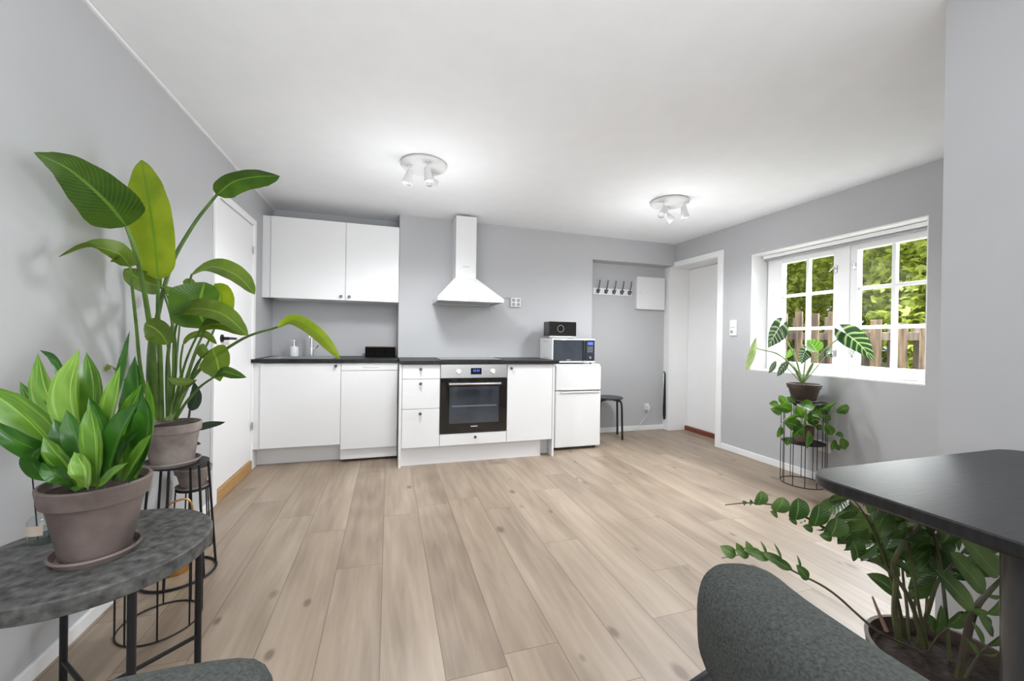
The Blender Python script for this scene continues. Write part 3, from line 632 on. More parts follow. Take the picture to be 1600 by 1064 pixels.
# long black shoehorn hanging on the casing
t = thing('long_shoehorn', 'long thin black shoehorn hanging on the white door frame', 'shoehorn', (XR-.02, 4.18, .4))
obj('blade', tube(BM(), smooth_pts([(XR-.027, 4.176, .70), (XR-.03, 4.174, .45), (XR-.032, 4.172, .25), (XR-.030, 4.172, .13)]), [.008, .009, .010, .011, .012, .013, .014, .015, .016, .016, .017, .018, .018, .018, .018, .018, .015, .015, .01], 10), MBLK, t)
obj('hook', tube(BM(), smooth_pts([(XR-.027, 4.176, .70), (XR-.028, 4.185, .715), (XR-.022, 4.205, .715), (XR-.0165, 4.21, .70)]), .005, 8), MBLK, t)

# ================================================================ CEILING LAMPS
def ceiling_lamp(cx, cy, label, heads, R=.155):
    z = HZ(cx)-.001
    t = thing('ceiling_spotlight', label, 'ceiling lamp', (cx, cy, z), 'white three-spot ceiling lamps')
    obj('ceiling_plate', lathe(BM(), [(0, z), (R-.01, z), (R, z-.008), (R, z-.020), (R-.008, z-.028), (0, z-.029)], (cx, cy, 0), 48), MLAMP, t)
    for hx, hy, d in heads:
        p0 = V(cx+hx, cy+hy, z-.028); p1 = p0-V(0, 0, .065); d = Vector(d).normalized()
        a = obj('arm', tube(BM(), [p0, p1], .006, 10), MLAMP, t)
        q = p1-V(0, 0, .012)
        h = obj('lamp_head', lathe(BM(), [(0, -.045), (.018, -.045), (.022, -.035), (.024, .0), (.033, .055), (.033, .062), (.029, .062), (.027, .05), (0, .048)], q, 28, rot_to(d)), MLAMP, a)
    return t
ceiling_lamp(.215, 2.82, 'white three-spot ceiling lamp above the worktop, nearer the left wall', [(-.10, -.02, (-.25, -.2, -1)), (.07, .045, (-.55, -.75, -.35)), (.02, -.10, (.12, -.2, -1))])
ceiling_lamp(2.245, 2.84, 'white three-spot ceiling lamp near the window wall', [(-.10, -.05, (-.6, -.3, -.9)), (.015, .05, (.9, -.25, -.9)), (.075, -.09, (.05, -.2, -1))])

# ================================================================ RIGHT: plant stand, alocasia, pothos
def wire_stand(cx, cy, R, Rt, H, label, nrods=10, r=.003, shelf=None, plate=True, a0=.2, m=None, group=None):
    m = m or MBLK
    t = thing('plant_stand', label, 'plant stand', (cx, cy, 0), group)
    obj('base_ring', ring(BM(), (cx, cy, r), R, r), m, t)
    for k in range(nrods):
        a = a0+2*PI*k/nrods; c_, s_ = math.cos(a), math.sin(a)
        obj('rod', tube(BM(), [(cx+R*c_, cy+R*s_, r), (cx+Rt*c_, cy+Rt*s_, H)], r, 6), m, t)
    if plate: obj('top_plate', cyl(BM(), (cx, cy), Rt+.004, H, H+.006, 40, .001), m, t)
    else: obj('top_ring', ring(BM(), (cx, cy, H), Rt, r), m, t)
    if shelf: obj('shelf', cyl(BM(), (cx, cy), R-.004, shelf, shelf+.006, 40, .001), m, t)
    return t
SX, SY = 3.122, 2.325
wire_stand(SX, SY, .148, .148, .632, 'tall black wire plant stand with two plates under the window', 12, .0028, shelf=.318)
def pot(t, cx, cy, z, H, Rb, Rt, rimh, m, soil=None, saucer=None, sm=None, lip=.008):
    """tapered clay pot with a rim band, standing in a saucer"""
    z0 = z
    if saucer:
        sr, sh = saucer
        obj('saucer', lathe(BM(), [(0, z), (sr-.012, z), (sr, z+sh*.8), (sr-.001, z+sh), (sr-.006, z+sh), (sr-.016, z+.006), (0, z+.006)], (cx, cy, 0), 48), sm or m, t); z0 = z+.007
    zt = z0+H; zr = zt-rimh; Rr = Rb+(Rt-lip-Rb)*(1-rimh/H)
    obj('pot', lathe(BM(), [(0, z0), (Rb-.004, z0), (Rb, z0+.004), (Rr, zr), (Rr+lip, zr-.001), (Rt-.002, zt-.004), (Rt-.004, zt), (Rt-.010, zt), (Rt-.013, zt-.01), (Rr-.006, zr), (0, zr)], (cx, cy, 0), 56), m, t)
    zs = zt-rimh*.45; obj('soil', lathe(BM(), [(0, zs+.006), (Rt*.5, zs+.004), (Rt-.0135, zs)], (cx, cy, 0), 40), MSOIL, t)
    return zt, zs
t = thing('potted_alocasia', 'alocasia with white-veined arrow leaves in a brown pot before the window', 'potted plant', (SX-.005, SY, .638))
pot(t, SX-.005, SY, .638, .135, .078, .118, .036, MTERRAD, saucer=(.092, .014), sm=MTERRA)
zs = .76
def lf(t, pts, w, m, stalk=None, sr=.003, sm=None, stname='leaf_stalk', **k):
    """pts and stalk in (px, py, distance); w in metres"""
    P = [at(*p) for p in pts]
    o = objraw('leaf', leaf(BM(), P, w, **k), m, t)
    if stalk:
        Q = [at(*p) for p in stalk]
        q = smooth_pts(Q, 6); r0, r1 = sr if isinstance(sr, tuple) else (sr*1.5, sr*.8)
        obj(stname, tube(BM(), q, [r0, r1], 8), sm or MSEED, o)
    return o
D3 = 3.14; b = (1254, 600, D3)
lf(t, [(1322, 521, 2.93), (1344, 539, 2.87), (1365, 564, 2.81)], .15, MAL, [b, (1268, 570, 3.1), (1292, 543, 3.02), (1322, 521, 2.93)], .005, MSTALKL, prof='arrow', lobe=.5, fold=.1, roll=.35)
lf(t, [(1217, 512, 3.2), (1208, 527, 3.19), (1200, 543, 3.18)], .17, MAL, [b, (1243, 560, 3.16), (1228, 530, 3.2), (1219, 511, 3.2)], .005, MSTALKL, prof='arrow', lobe=.5, fold=.1, roll=-.2)
lf(t, [(1181, 528, 3.0), (1174, 555, 2.99), (1166, 581, 2.98)], .05, MALW, [b, (1240, 575, 3.1), (1215, 553, 3.05), (1181, 543, 3.02), (1181, 528, 3.0)], .005, MSTALKL, prof='lance', lobe=.0, fold=.1, roll=.3)
lf(t, [(1258, 549, 3.05), (1254, 558, 3.04), (1252, 569, 3.03)], .10, MAL, [b, (1257, 575, 3.1), (1259, 548, 3.05)], .004, MSTALKL, prof='arrow', lobe=.4)
lf(t, [(1277, 550, 3.04), (1270, 540, 3.06), (1261, 531, 3.08)], .13, MALL, [b, (1268, 575, 3.1), (1277, 550, 3.04)], .004, MSTALKL, prof='ovate')
lf(t, [(1213, 564, 3.1), (1207, 573, 3.08), (1201, 583, 3.06)], .045, MAL, [b, (1235, 580, 3.1), (1216, 562, 3.1)], .003, MSTALKL, prof='lance')
lf(t, [(1233, 564, 3.1), (1223, 574, 3.08), (1214, 588, 3.06)], .06, MAL, [b, (1246, 580, 3.1), (1234, 563, 3.1)], .003, MSTALKL, prof='lance')
lf(t, [(1300, 545, 2.98), (1294, 552, 2.96), (1301, 559, 2.95)], .05, MAL, [b, (1275, 575, 3.05), (1300, 545, 2.98)], .003, MSTALKL, prof='lance')
lf(t, [(1240, 545, 3.2), (1233, 552, 3.2), (1228, 560, 3.2)], .05, MALL, [b, (1246, 572, 3.15), (1241, 545, 3.2)], .003, MSTALKL, prof='lance')
# pothos
t = thing('potted_pothos', 'trailing green pothos in a woven brown pot on the lower stand plate', 'potted plant', (SX, SY, .324))
pz = .324
obj('pot', lathe(BM(), [(0, pz), (.055, pz), (.066, pz+.04), (.07, pz+.12), (.066, pz+.125), (.06, pz+.12), (0, pz+.115)], (SX, SY, 0), 36), MBASKET, t)
obj('soil', lathe(BM(), [(0, pz+.121), (.06, pz+.118)], (SX, SY, 0), 24), MSOIL, t)
vines = [[(1255, 668, 3.14), (1270, 640, 3.1), (1295, 632, 3.0), (1310, 645, 2.95), (1305, 668, 2.95), (1295, 672, 2.95)],
         [(1255, 668, 3.14), (1275, 655, 3.0), (1290, 675, 2.95), (1300, 700, 2.95), (1312, 698, 2.95), (1318, 692, 2.95)],
         [(1250, 668, 3.14), (1235, 650, 3.0), (1222, 660, 2.95), (1214, 676, 2.93)],
         [(1250, 668, 3.14), (1240, 640, 3.0), (1222, 640, 2.98), (1210, 637, 2.97)],
         [(1252, 668, 3.14), (1248, 640, 3.1), (1235, 622, 3.05), (1224, 620, 3.05)],
         [(1256, 668, 3.14), (1265, 650, 3.1), (1290, 650, 3.02), (1308, 640, 2.95)]]
for vn_ in vines:
    obj('vine', tube(BM(), smooth_pts([at(*p) for p in vn_]), .0022, 6), MSTALKL, t)
rl = random.Random(3)
pl = [(1262, 688, 26, 95, 2.88), (1240, 664, 26, 20, 2.9), (1218, 676, 17, 110, 2.9), (1212, 642, 18, 200, 2.95), (1228, 638, 22, 20, 2.95), (1222, 624, 16, 230, 3.0), (1236, 652, 22, 160, 2.9), (1250, 645, 20, 60, 3.0), (1262, 634, 22, 10, 2.95), (1278, 648, 18, 10, 2.95), (1296, 634, 22, -20, 2.95), (1318, 640, 20, -20, 2.93), (1296, 672, 18, 60, 2.92), (1302, 696, 16, 110, 2.92), (1318, 694, 18, 70, 2.92), (1312, 680, 12, 10, 2.95), (1285, 640, 24, 10, 3.02), (1270, 655, 22, 80, 3.05), (1246, 676, 22, 140, 2.9), (1231, 690, 12, 100, 2.92), (1307, 700, 12, 180, 2.92), (1238, 628, 20, 40, 3.1), (1280, 668, 14, 20, 3.0), (1292, 655, 14, 120, 3.0), (1210, 632, 14, 10, 3.02), (1256, 656, 26, 100, 2.92)]
for x, y, s, a, D in pl:
    dx, dy = math.cos(math.radians(a))*s/2, math.sin(math.radians(a))*s/2
    D = min(D, 3.12, 3.20/(.956*(x-790)/F+.294))
    objraw('leaf', leaf(BM(), [at(x-dx, y-dy, D), at(x, y-1, D-.005), at(x+dx, y+dy, D+.02)], s*.75*D/F, prof='ovate', fold=.15, roll=rl.uniform(-.7, .7), n=8, nx=2, lobe=.15), MPO, t)

# ================================================================ LEFT SIDE
# round stone side table
TX, TY, TR, TZ = -.770, 1.395, .262, .5
t = thing('round_side_table', 'round grey stone-look side table carrying the snake plant', 'side table', (TX, TY, 0))
obj('tabletop', lathe(BM(), [(0, TZ-.042), (TR-.003, TZ-.042), (TR, TZ-.039), (TR, TZ-.004), (TR-.004, TZ), (0, TZ)], (TX, TY, 0), 96), MSTONE, t)
lpos = [V(TX+.248*math.cos(a), TY+.248*math.sin(a), 0) for a in [math.radians(q) for q in (-46, 44, 134, 224)]]
for p in lpos: obj('leg', tube(BM(), [(p.x, p.y, 0), (p.x, p.y, TZ-.041)], .0095, 12), MBLK, t)
for i in range(2):
    a, b_ = lpos[i], lpos[i+2]; obj('cross_stretcher', tube(BM(), [(a.x, a.y, .085+.012*i), (b_.x, b_.y, .085+.012*i)], .0065, 10), MBLK, t)
# snake plant
SPX, SPY = -.745, 1.356
t = thing('potted_snake_plant', 'broad-leaved snake plant in a big brown clay pot on the round table', 'potted plant', (SPX, SPY, TZ))
pot(t, SPX, SPY, TZ, .194, .070, .115, .046, MTERRA, saucer=(.093, .02), lip=.009)
# leaves: (px, py, D) midrib, width px at that distance
SNK = [
 ([(128, 762, 1.06), (75, 690, 1.02), (25, 640, .98), (-35, 600, .95)], 52, MSN, .5),
 ([(125, 765, 1.05), (70, 712, 1.0), (20, 685, .95), (-25, 652, .92)], 30, MSND, .7),
 ([(118, 750, 1.09), (80, 665, 1.1), (50, 625, 1.1), (31, 596, 1.1)], 36, MSN, .2),
 ([(140, 745, 1.09), (100, 670, 1.1), (72, 610, 1.1), (59, 552, 1.1)], 40, MSNY, .1),
 ([(100, 750, 1.04), (62, 738, 1.0), (50, 715, .98), (66, 697, .97)], 24, MSND, .4),
 ([(112, 640, 1.13), (98, 590, 1.13), (85, 560, 1.13), (62, 547, 1.13)], 13, MSND, .2),
 ([(140, 750, 1.04), (120, 670, 1.02), (110, 610, 1.02), (125, 545, 1.03)], 50, MSNY, -.1),
 ([(160, 745, 1.09), (146, 660, 1.1), (146, 600, 1.1), (135, 550, 1.11)], 42, MSN, .1),
 ([(158, 745, 1.1), (168, 660, 1.12), (194, 590, 1.14), (203, 516, 1.15)], 36, MSND, -.5),
 ([(165, 748, 1.06), (168, 680, 1.05), (182, 620, 1.05), (188, 572, 1.06)], 42, MSNY, -.3),
 ([(190, 745, 1.08), (210, 680, 1.1), (216, 610, 1.12), (211, 556, 1.13)], 44, MSND, -.15),
 ([(200, 750, 1.02), (226, 700, 1.0), (232, 650, 1.0), (222, 616, 1.0)], 42, MSND, -.2),
 ([(165, 758, .99), (175, 715, .96), (192, 670, .95), (216, 628, .95)], 46, MSND, -.35),
 ([(150, 760, .98), (150, 715, .96), (148, 675, .95), (140, 632, .95)], 36, MSN, .05),
 ([(134, 762, .97), (133, 745, .95), (130, 728, .95), (116, 706, .95)], 32, MSNY, .15),
 ([(150, 762, .97), (165, 750, .95), (180, 736, .94), (200, 723, .94)], 15, MSN, -.3),
 ([(193, 752, .99), (208, 725, .97), (222, 705, .97), (237, 678, .97)], 26, MSN, -.4),
 ([(212, 748, 1.06), (234, 690, 1.08), (240, 640, 1.1), (230, 593, 1.11)], 28, MSN, -.3),
 ([(125, 765, 1.0), (105, 730, .98), (85, 705, .96), (68, 682, .95)], 28, MSN, .4),
 ([(128, 757, 1.03), (112, 720, 1.01), (98, 680, 1.0), (84, 655, 1.0)], 34, MSND, .3),
 ([(145, 752, 1.02), (155, 700, 1.02), (158, 660, 1.02), (139, 620, 1.03)], 30, MSND, .1),
 ([(195, 750, 1.03), (190, 700, 1.04), (200, 655, 1.06), (222, 600, 1.07)], 34, MSN, -.3),
 ([(145, 755, 1.0), (128, 715, .99), (118, 680, .98), (104, 640, .98)], 30, MSND, .35),
 ([(180, 752, 1.0), (186, 715, .99), (200, 690, .98), (218, 672, .98)], 24, MSND, -.3),
 ([(115, 760, .99), (95, 745, .96), (78, 735, .95), (66, 722, .94)], 24, MSND, .4),
]
for pts, w, m, roll in SNK:
    D = sum(p[2] for p in pts)/len(pts)
    lf(t, pts, w*D/F*1.02, m, prof='sans', fold=.22, roll=roll, wave=.06, n=20)
# reed diffuser
bx, by = -.905, 1.50
p = onz(69, 845, TZ); bx, by = p.x, p.y
t = thing('reed_diffuser', 'clear glass reed diffuser bottle with pale label on the round table', 'diffuser', (bx, by, TZ))
obj('bottle', lathe(BM(), [(0, TZ), (.030, TZ), (.034, TZ+.004), (.034, TZ+.062), (.028, TZ+.072), (.014, TZ+.078), (.013, TZ+.098), (.016, TZ+.1), (.0155, TZ+.104)], (bx, by, 0), 36), MBOT, t)
obj('liquid', cyl(BM(), (bx, by), .030, TZ+.0055, TZ+.036, 28), MLIQ, t)
bm = BM(); P2 = [(bx+.0347*math.cos(a), by+.0347*math.sin(a)) for a in [math.radians(-140+i*6) for i in range(14)]]
for (x0, y0), (x1, y1) in zip(P2, P2[1:]):
    bm.faces.new([bm.verts.new(q) for q in ((x0, y0, TZ+.028), (x1, y1, TZ+.028), (x1, y1, TZ+.056), (x0, y0, TZ+.056))])
obj('paper_label', bm, MLABEL, t)
for dx, dy, hx, hy in ((0.004, 0.002, -.035, .01), (-.004, 0, .02, -.02)):
    obj('reed', tube(BM(), [(bx-dx*3, by-dy, TZ+.008), (bx+hx, by+hy, TZ+.20)], .0016, 6), MBLK, t)
# low wire stand, splayed stand, pale stand
wire_stand(-.814, 1.836, .125, .125, .34, 'low black wire stand on the floor, nearest the round table', 8, .003, plate=True, a0=.35)
wire_stand(-.900, 2.182, .138, .104, .505, 'black plant stand with slightly splayed legs holding the tall plant', 6, .0055, plate=True, a0=.55)
s3 = wire_stand(-.955, 2.455, .085, .070, .30, 'small low wire stand with pale top ring near the left door', 5, .0035, plate=True, a0=.9)
# watering can with brass handle
wx, wy = -.90, 2.0
t = thing('brass_watering_can', 'small brass watering can with curved handle inside the legs of the tall plant stand', 'watering can', (-.70, 2.16, 0))
wx, wy = -.66, 2.08
wx, wy = -.915, 1.925
wx, wy = -.925, 2.215
t.location = (wx, wy, 0)
obj('can_body', lathe(BM(), [(0, 0), (.05, 0), (.052, .004), (.045, .12), (.03, .15), (.026, .15), (.03, .14), (0, .14)], (wx, wy, 0), 32), MBRASS, t)
obj('handle', tube(BM(), smooth_pts([(wx-.045, wy-.01, .10), (wx-.062, wy-.012, .24), (wx-.03, wy-.005, .31), (wx+.04, wy+.008, .325), (wx+.058, wy+.012, .25), (wx+.043, wy+.01, .12)]), .0045, 10), MBRASS, t)
obj('spout', tube(BM(), smooth_pts([(wx+.045, wy-.01, .04), (wx+.07, wy-.015, .09), (wx+.09, wy-.02, .15)]), [.008, .005], 10), MBRASS, t)
# rubber plant pot
RX, RY = -.955, 2.455
t = thing('potted_rubber_plant', 'dark-leaved rubber plant in a small clay pot behind the tall plant', 'potted plant', (RX, RY, .306))
pot(t, RX, RY, .306, .10, .052, .082, .028, MTERRA2, saucer=(.075, .014), lip=.006)
b = (286, 728, 2.06)
obj('stem', tube(BM(), smooth_pts([at(*b), at(289, 690, 2.02), at(297, 640, 1.97)]), .005, 8), MSTALKD, t)
lf(t, [(303, 673, 2.02), (325, 663, 1.98), (352, 659, 1.95)], .048, MRB, [(289, 690, 2.05), (303, 673, 2.02)], .003, MSTALKD, roll=.7, prof='lance', fold=.1)
lf(t, [(295, 696, 2.0), (304, 691, 1.98), (314, 693, 1.96)], .034, MRB, [(288, 705, 2.05), (295, 696, 2.0)], .003, MSTALKD, roll=.3, prof='lance', fold=.1)
lf(t, [(297, 641, 1.97), (307, 620, 1.94), (303, 595, 1.92)], .06, MRB, [(296, 650, 1.98), (297, 641, 1.97)], .003, MSTALKD, roll=.2, prof='ovate', fold=.1)
lf(t, [(286, 680, 1.97), (277, 662, 1.94), (274, 645, 1.90)], .05, MRB, [(289, 700, 2.03), (286, 680, 1.97)], .003, MSTALKD, roll=.2, prof='ovate', fold=.1)
# strelitzia
p = onz(262, 712, .52); PX, PY = -.925, 2.175
t = thing('potted_bird_of_paradise', 'tall bird of paradise plant with paddle leaves in a lime-stained clay pot', 'potted plant', (PX, PY, .511))
pot(t, PX, PY, .511, .178, .078, .108, .036, MTERRA2, saucer=(.104, .02), lip=.007)
D0 = 1.82
def st(*a): return [(258, 650, D0)]+list(a)
def sl(pts, wpx, m, stalk, sr=(.008, .0045), x0=258, **k):
    D = sum(p[2] for p in pts)/len(pts)
    stalk = [(x0, 655, D0)]+stalk+[pts[0]]
    return lf(t, pts, wpx*D/F, m, stalk, sr, **k)
sl([(197, 353, 1.46), (166, 315, 1.36), (110, 266, 1.24), (53, 238, 1.13)], 82, MLS, [(240, 560, 1.72), (228, 470, 1.60), (212, 395, 1.50)], (.012, .006), 247, prof='heart', wave=.06, fold=.05, n=26, nrm=EYE-at(110, 300, 1.2))
sl([(247, 436, 1.66), (242, 380, 1.63), (232, 310, 1.61), (221, 250, 1.6)], 72, MLSY, [(250, 560, 1.76), (247, 490, 1.7)], (.012, .006), 252, prof='paddle', wave=.03, fold=.05, n=26)
sl([(339, 304, 1.8), (365, 284, 1.78), (400, 276, 1.76), (437, 275, 1.74)], 34, MLS, [(236, 560, 1.76), (262, 430, 1.78), (300, 355, 1.8)], (.012, .006), 240, prof='paddle', roll=.95, wave=.08, fold=.2, n=26)
sl([(203, 416, 1.48), (185, 396, 1.42), (140, 386, 1.36), (91, 402, 1.28)], 34, MLSM, [(222, 590, 1.7), (212, 500, 1.58)], (.008, .0045), 243, prof='paddle', roll=.75, wave=.1, fold=.15, n=22)
sl([(252, 448, 1.72), (232, 442, 1.68), (212, 432, 1.64), (194, 420, 1.61)], 34, MLSM, [(272, 570, 1.8), (268, 500, 1.76)], (.006, .004), 262, prof='paddle', roll=.3)
sl([(256, 450, 1.76), (270, 455, 1.75), (286, 457, 1.74), (298, 453, 1.73)], 16, MLSM, [(276, 560, 1.8), (266, 480, 1.78)], (.005, .003), 266, prof='paddle', roll=.5)
sl([(290, 450, 1.9), (298, 443, 1.9), (304, 452, 1.9)], 18, MLSM, [(276, 560, 1.85), (284, 480, 1.88)], (.005, .003), 268, prof='ovate')
sl([(300, 428, 1.78), (335, 417, 1.75), (372, 432, 1.72), (398, 460, 1.7)], 34, MLSM, [(262, 560, 1.82), (276, 480, 1.8), (294, 445, 1.79)], (.008, .0045), 262, prof='paddle', roll=-.75, fold=.12, wave=.05, n=22)
sl([(322, 512, 1.7), (312, 488, 1.66), (314, 465, 1.65), (320, 441, 1.66)], 84, MLS, [(288, 600, 1.76), (305, 550, 1.72)], (.007, .004), 268, prof='round', wave=.12, fold=.16, n=22)
sl([(338, 508, 1.84), (345, 480, 1.83), (346, 460, 1.83), (336, 443, 1.83)], 42, MLSY, [(296, 600, 1.84), (318, 550, 1.84)], (.006, .004), 270, prof='paddle', roll=.2)
sl([(281, 488, 1.68), (310, 482, 1.6), (350, 492, 1.55), (388, 525, 1.52)], 34, MLSM, [(270, 600, 1.78), (272, 530, 1.72)], (.006, .004), 264, prof='paddle', roll=-.6, fold=.15, n=22)
sl([(313, 514, 1.68), (330, 507, 1.66), (355, 508, 1.64), (386, 524, 1.62)], 24, MLSM, [(278, 610, 1.78), (292, 560, 1.74)], (.006, .004), 268, prof='paddle', roll=-.5, fold=.15)
sl([(262, 538, 1.62), (252, 522, 1.6), (240, 512, 1.59), (226, 506, 1.58)], 42, MLSM, [(266, 610, 1.74), (264, 570, 1.67)], (.006, .0035), 262, prof='round', fold=.1)
sl([(286, 538, 1.8), (300, 525, 1.8), (322, 523, 1.8), (339, 538, 1.8)], 12, MLSM, [(284, 620, 1.82), (282, 570, 1.8)], (.006, .0035), 270, prof='paddle', roll=-.4)
sl([(332, 545, 1.76), (338, 560, 1.74), (342, 578, 1.73), (344, 596, 1.72)], 52, MLSM, [(285, 620, 1.8), (310, 565, 1.78)], (.006, .0035), 272, prof='ovate', fold=.1)
sl([(336, 588, 1.72), (350, 581, 1.7), (366, 585, 1.68), (385, 590, 1.67)], 17, MLS, [(290, 630, 1.8), (312, 605, 1.76)], (.007, .004), 274, prof='lance', fold=.15, roll=-.4)
sl([(434, 511, 1.72), (460, 501, 1.7), (495, 522, 1.66), (531, 561, 1.62)], 21, MLSY, [(285, 615, 1.8), (318, 572, 1.78), (380, 529, 1.75)], (.010, .0045), 268, prof='paddle', roll=-.6, fold=.18, n=22)
sl([(306, 594, 1.7), (292, 597, 1.69), (276, 596, 1.68), (262, 590, 1.67)], 13, MLSM, [(280, 620, 1.78)], (.006, .0035), 270, prof='lance', roll=.4)
sl([(312, 540, 1.84), (318, 548, 1.82), (326, 556, 1.8), (334, 560, 1.8)], 20, MLSM, [(286, 620, 1.82), (300, 570, 1.83)], (.005, .003), 272, prof='ovate')
sl([(178, 575, 1.6), (172, 572, 1.58), (164, 577, 1.57), (156, 576, 1.56)], 10, MLSY, [(225, 630, 1.76), (200, 600, 1.68)], (.004, .003), 245, prof='lance')
obj('stem_sheath', tube(BM(), smooth_pts([at(243, 655, D0), at(236, 600, 1.79), at(238, 540, 1.76), at(243, 520, 1.75)]), [.018, .015], 12), mat('grey_green_sheath', (.16, .24, .12), .5, col2=(.1, .16, .08), noise_scale=8, stretch=(20, 20, 1)), t)
for xs in ((262, 276, 284), (268, 283, 300)):
    obj('stem_sheath', tube(BM(), smooth_pts([at(xs[0], 655, D0), at(xs[1], 620, 1.8), at(xs[2], 585, 1.79)]), [.012, .007], 10), MSTALKL, t)

# ================================================================ DINING TABLE + CHAIRS
tz = .79; x0, x1, y0, y1, rc = .943, 1.792, -.95, .712, .08
def rrect(x0, x1, y0, y1, r, n=10):
    o = []
    for cx, cy, a in ((x1-r, y1-r, 0), (x0+r, y1-r, 90), (x0+r, y0+r, 180), (x1-r, y0+r, 270)):
        for k in range(n+1): q = math.radians(a+90*k/n); o.append((cx+r*math.cos(q), cy+r*math.sin(q)))
    return o
def slab(bm, outline, z0, z1, bev):
    O = [(x, y) for x, y in outline]; cx = sum(p[0] for p in O)/len(O); cy = sum(p[1] for p in O)/len(O)
    def sc(d): 
        r = []
        for i in range(len(O)):
            a = Vector(O[i-1]); b = Vector(O[i]); c = Vector(O[(i+1) % len(O)]); tg = (c-a).normalized(); r.append((b.x-tg.y*d, b.y+tg.x*d))
        return r
    L_ = [(sc(bev*2), z0), (sc(0), z0+bev*2), (sc(0), z1-bev), (sc(bev), z1)]
    R_ = [[bm.verts.new((x, y, z)) for x, y in o] for o, z in L_]
    for a, b in zip(R_, R_[1:]):
        for i in range(len(a)): bm.faces.new((a[i], a[(i+1) % len(a)], b[(i+1) % len(a)], b[i])).smooth = True
    bm.faces.new(R_[0]); bm.faces.new(R_[-1]); return bm
t = thing('dining_table', 'black stained dining table with rounded corners set end-on against the grey wall', 'dining table', ((x0+x1)/2, (y0+y1)/2, 0))
obj('tabletop', slab(BM(), rrect(x0, x1, y0, y1, rc), tz-.028, tz, .003), MTBL, t)
for lx, ly in ((1.115, .414), (1.62, .414), (1.115, -.7), (1.62, -.7)):
    obj('leg', lathe(BM(), [(0, 0), (.024, 0), (.026, .004), (.036, tz-.029), (0, tz-.028)], (lx, ly, 0), 32), MLEG, t)
obj('apron', B(1.20, 1.55, -.70, .40, tz-.05, tz-.028), MTBL, t)

def pillow(bm, path, hw, hh, tilt=0, n=28, m=22, e=3.2):
    P = smooth_pts(path, 8); N = len(P)-1; L = [0]
    for a, b in zip(P, P[1:]): L.append(L[-1]+(b-a).length)
    tot = L[-1]; rings = []
    ts = [0, .004, .015, .035, .06, .09]+[.13+.74*i/12 for i in range(13)]+[.91, .94, .965, .985, .996, 1]
    for s in ts:
        q = s*tot; i = max(k for k in range(N) if L[k] <= q+1e-9); c = P[i].lerp(P[i+1], (q-L[i])/(L[i+1]-L[i]))
        T = (P[min(i+2, N)]-P[max(i-1, 0)]).normalized(); Sd = T.cross(V(0, 0, 1)).normalized(); Uz = V(0, 0, 1)+Sd*tilt; Uz.normalize()
        d = min(q, tot-q); R = .045
        k = math.sqrt(max(0, 1-(1-min(1, d/R))**2)); kh = .80+.20*k; kw = .30+.70*k
        ring_ = []
        for j in range(m*2):
            a = PI*j/m; ca, sa = math.cos(a), math.sin(a)
            rx = math.copysign(abs(ca)**(2/e), ca)*hw*kw; rz = math.copysign(abs(sa)**(2/e), sa)*hh*kh
            ring_.append(bm.verts.new(c+Sd*rx+Uz*rz))
        rings.append(ring_)
    for A, B_ in zip(rings, rings[1:]):
        for j in range(len(A)): bm.faces.new((A[j], A[(j+1) % len(A)], B_[(j+1) % len(A)], B_[j])).smooth = True
    for R_ in (rings[0], rings[-1]): bm.faces.new(R_).smooth = True
    return bm
def chair(label, group):
    """faces local +x, backrest on the -x side; built at the origin"""
    t = thing('dining_chair', label, 'chair', (0, 0, 0), group)
    bm = pillow(BM(), [(.015, .245, .677), (-.015, .15, .677), (-.03, 0, .677), (-.015, -.15, .677), (.015, -.245, .677)], .070, .084, tilt=.04)
    obj('backrest', bm, MFELT, t, 60)
    bm = slab(BM(), rrect(.0, .45, -.235, .235, .10), .40, .47, .016); obj('seat', bm, MFELT, t, 60)
    for sx, sy in ((-1, 1), (-1, -1), (1, 1), (1, -1)):
        if sx < 0: p = smooth_pts([(-.125, sy*.285, 0), (-.112, sy*.268, .42), (-.095, sy*.25, .54), (-.055, sy*.222, .60), (-.02, sy*.20, .625)])
        else: p = [(.46, sy*.23, 0), (.40, sy*.18, .41)]
        obj('leg', tube(BM(), p, [.010, .0145], 12), MBLK, t)
    obj('seat_frame', box(box(B(-.03, .42, -.18, .18, .375, .402, bev=.006), -.115, -.02, -.262, -.17, .38, .40, bev=.004), -.115, -.02, .17, .262, .38, .40, bev=.004), MBLK, t)
    return t
c1 = chair('grey felt dining chair pulled up to the black table, right foreground', None)
c2 = copy_tree(c1)
c1.location = (.519, .25, 0); c1.rotation_euler = (0, 0, math.radians(4))
c2['label'] = 'grey felt dining chair of which only the backrest edge shows, bottom left'
c1['group'] = c2['group'] = 'grey felt dining chairs'
c2.location = (-.355, .400, 0); c2.rotation_euler = (0, 0, math.radians(-79))

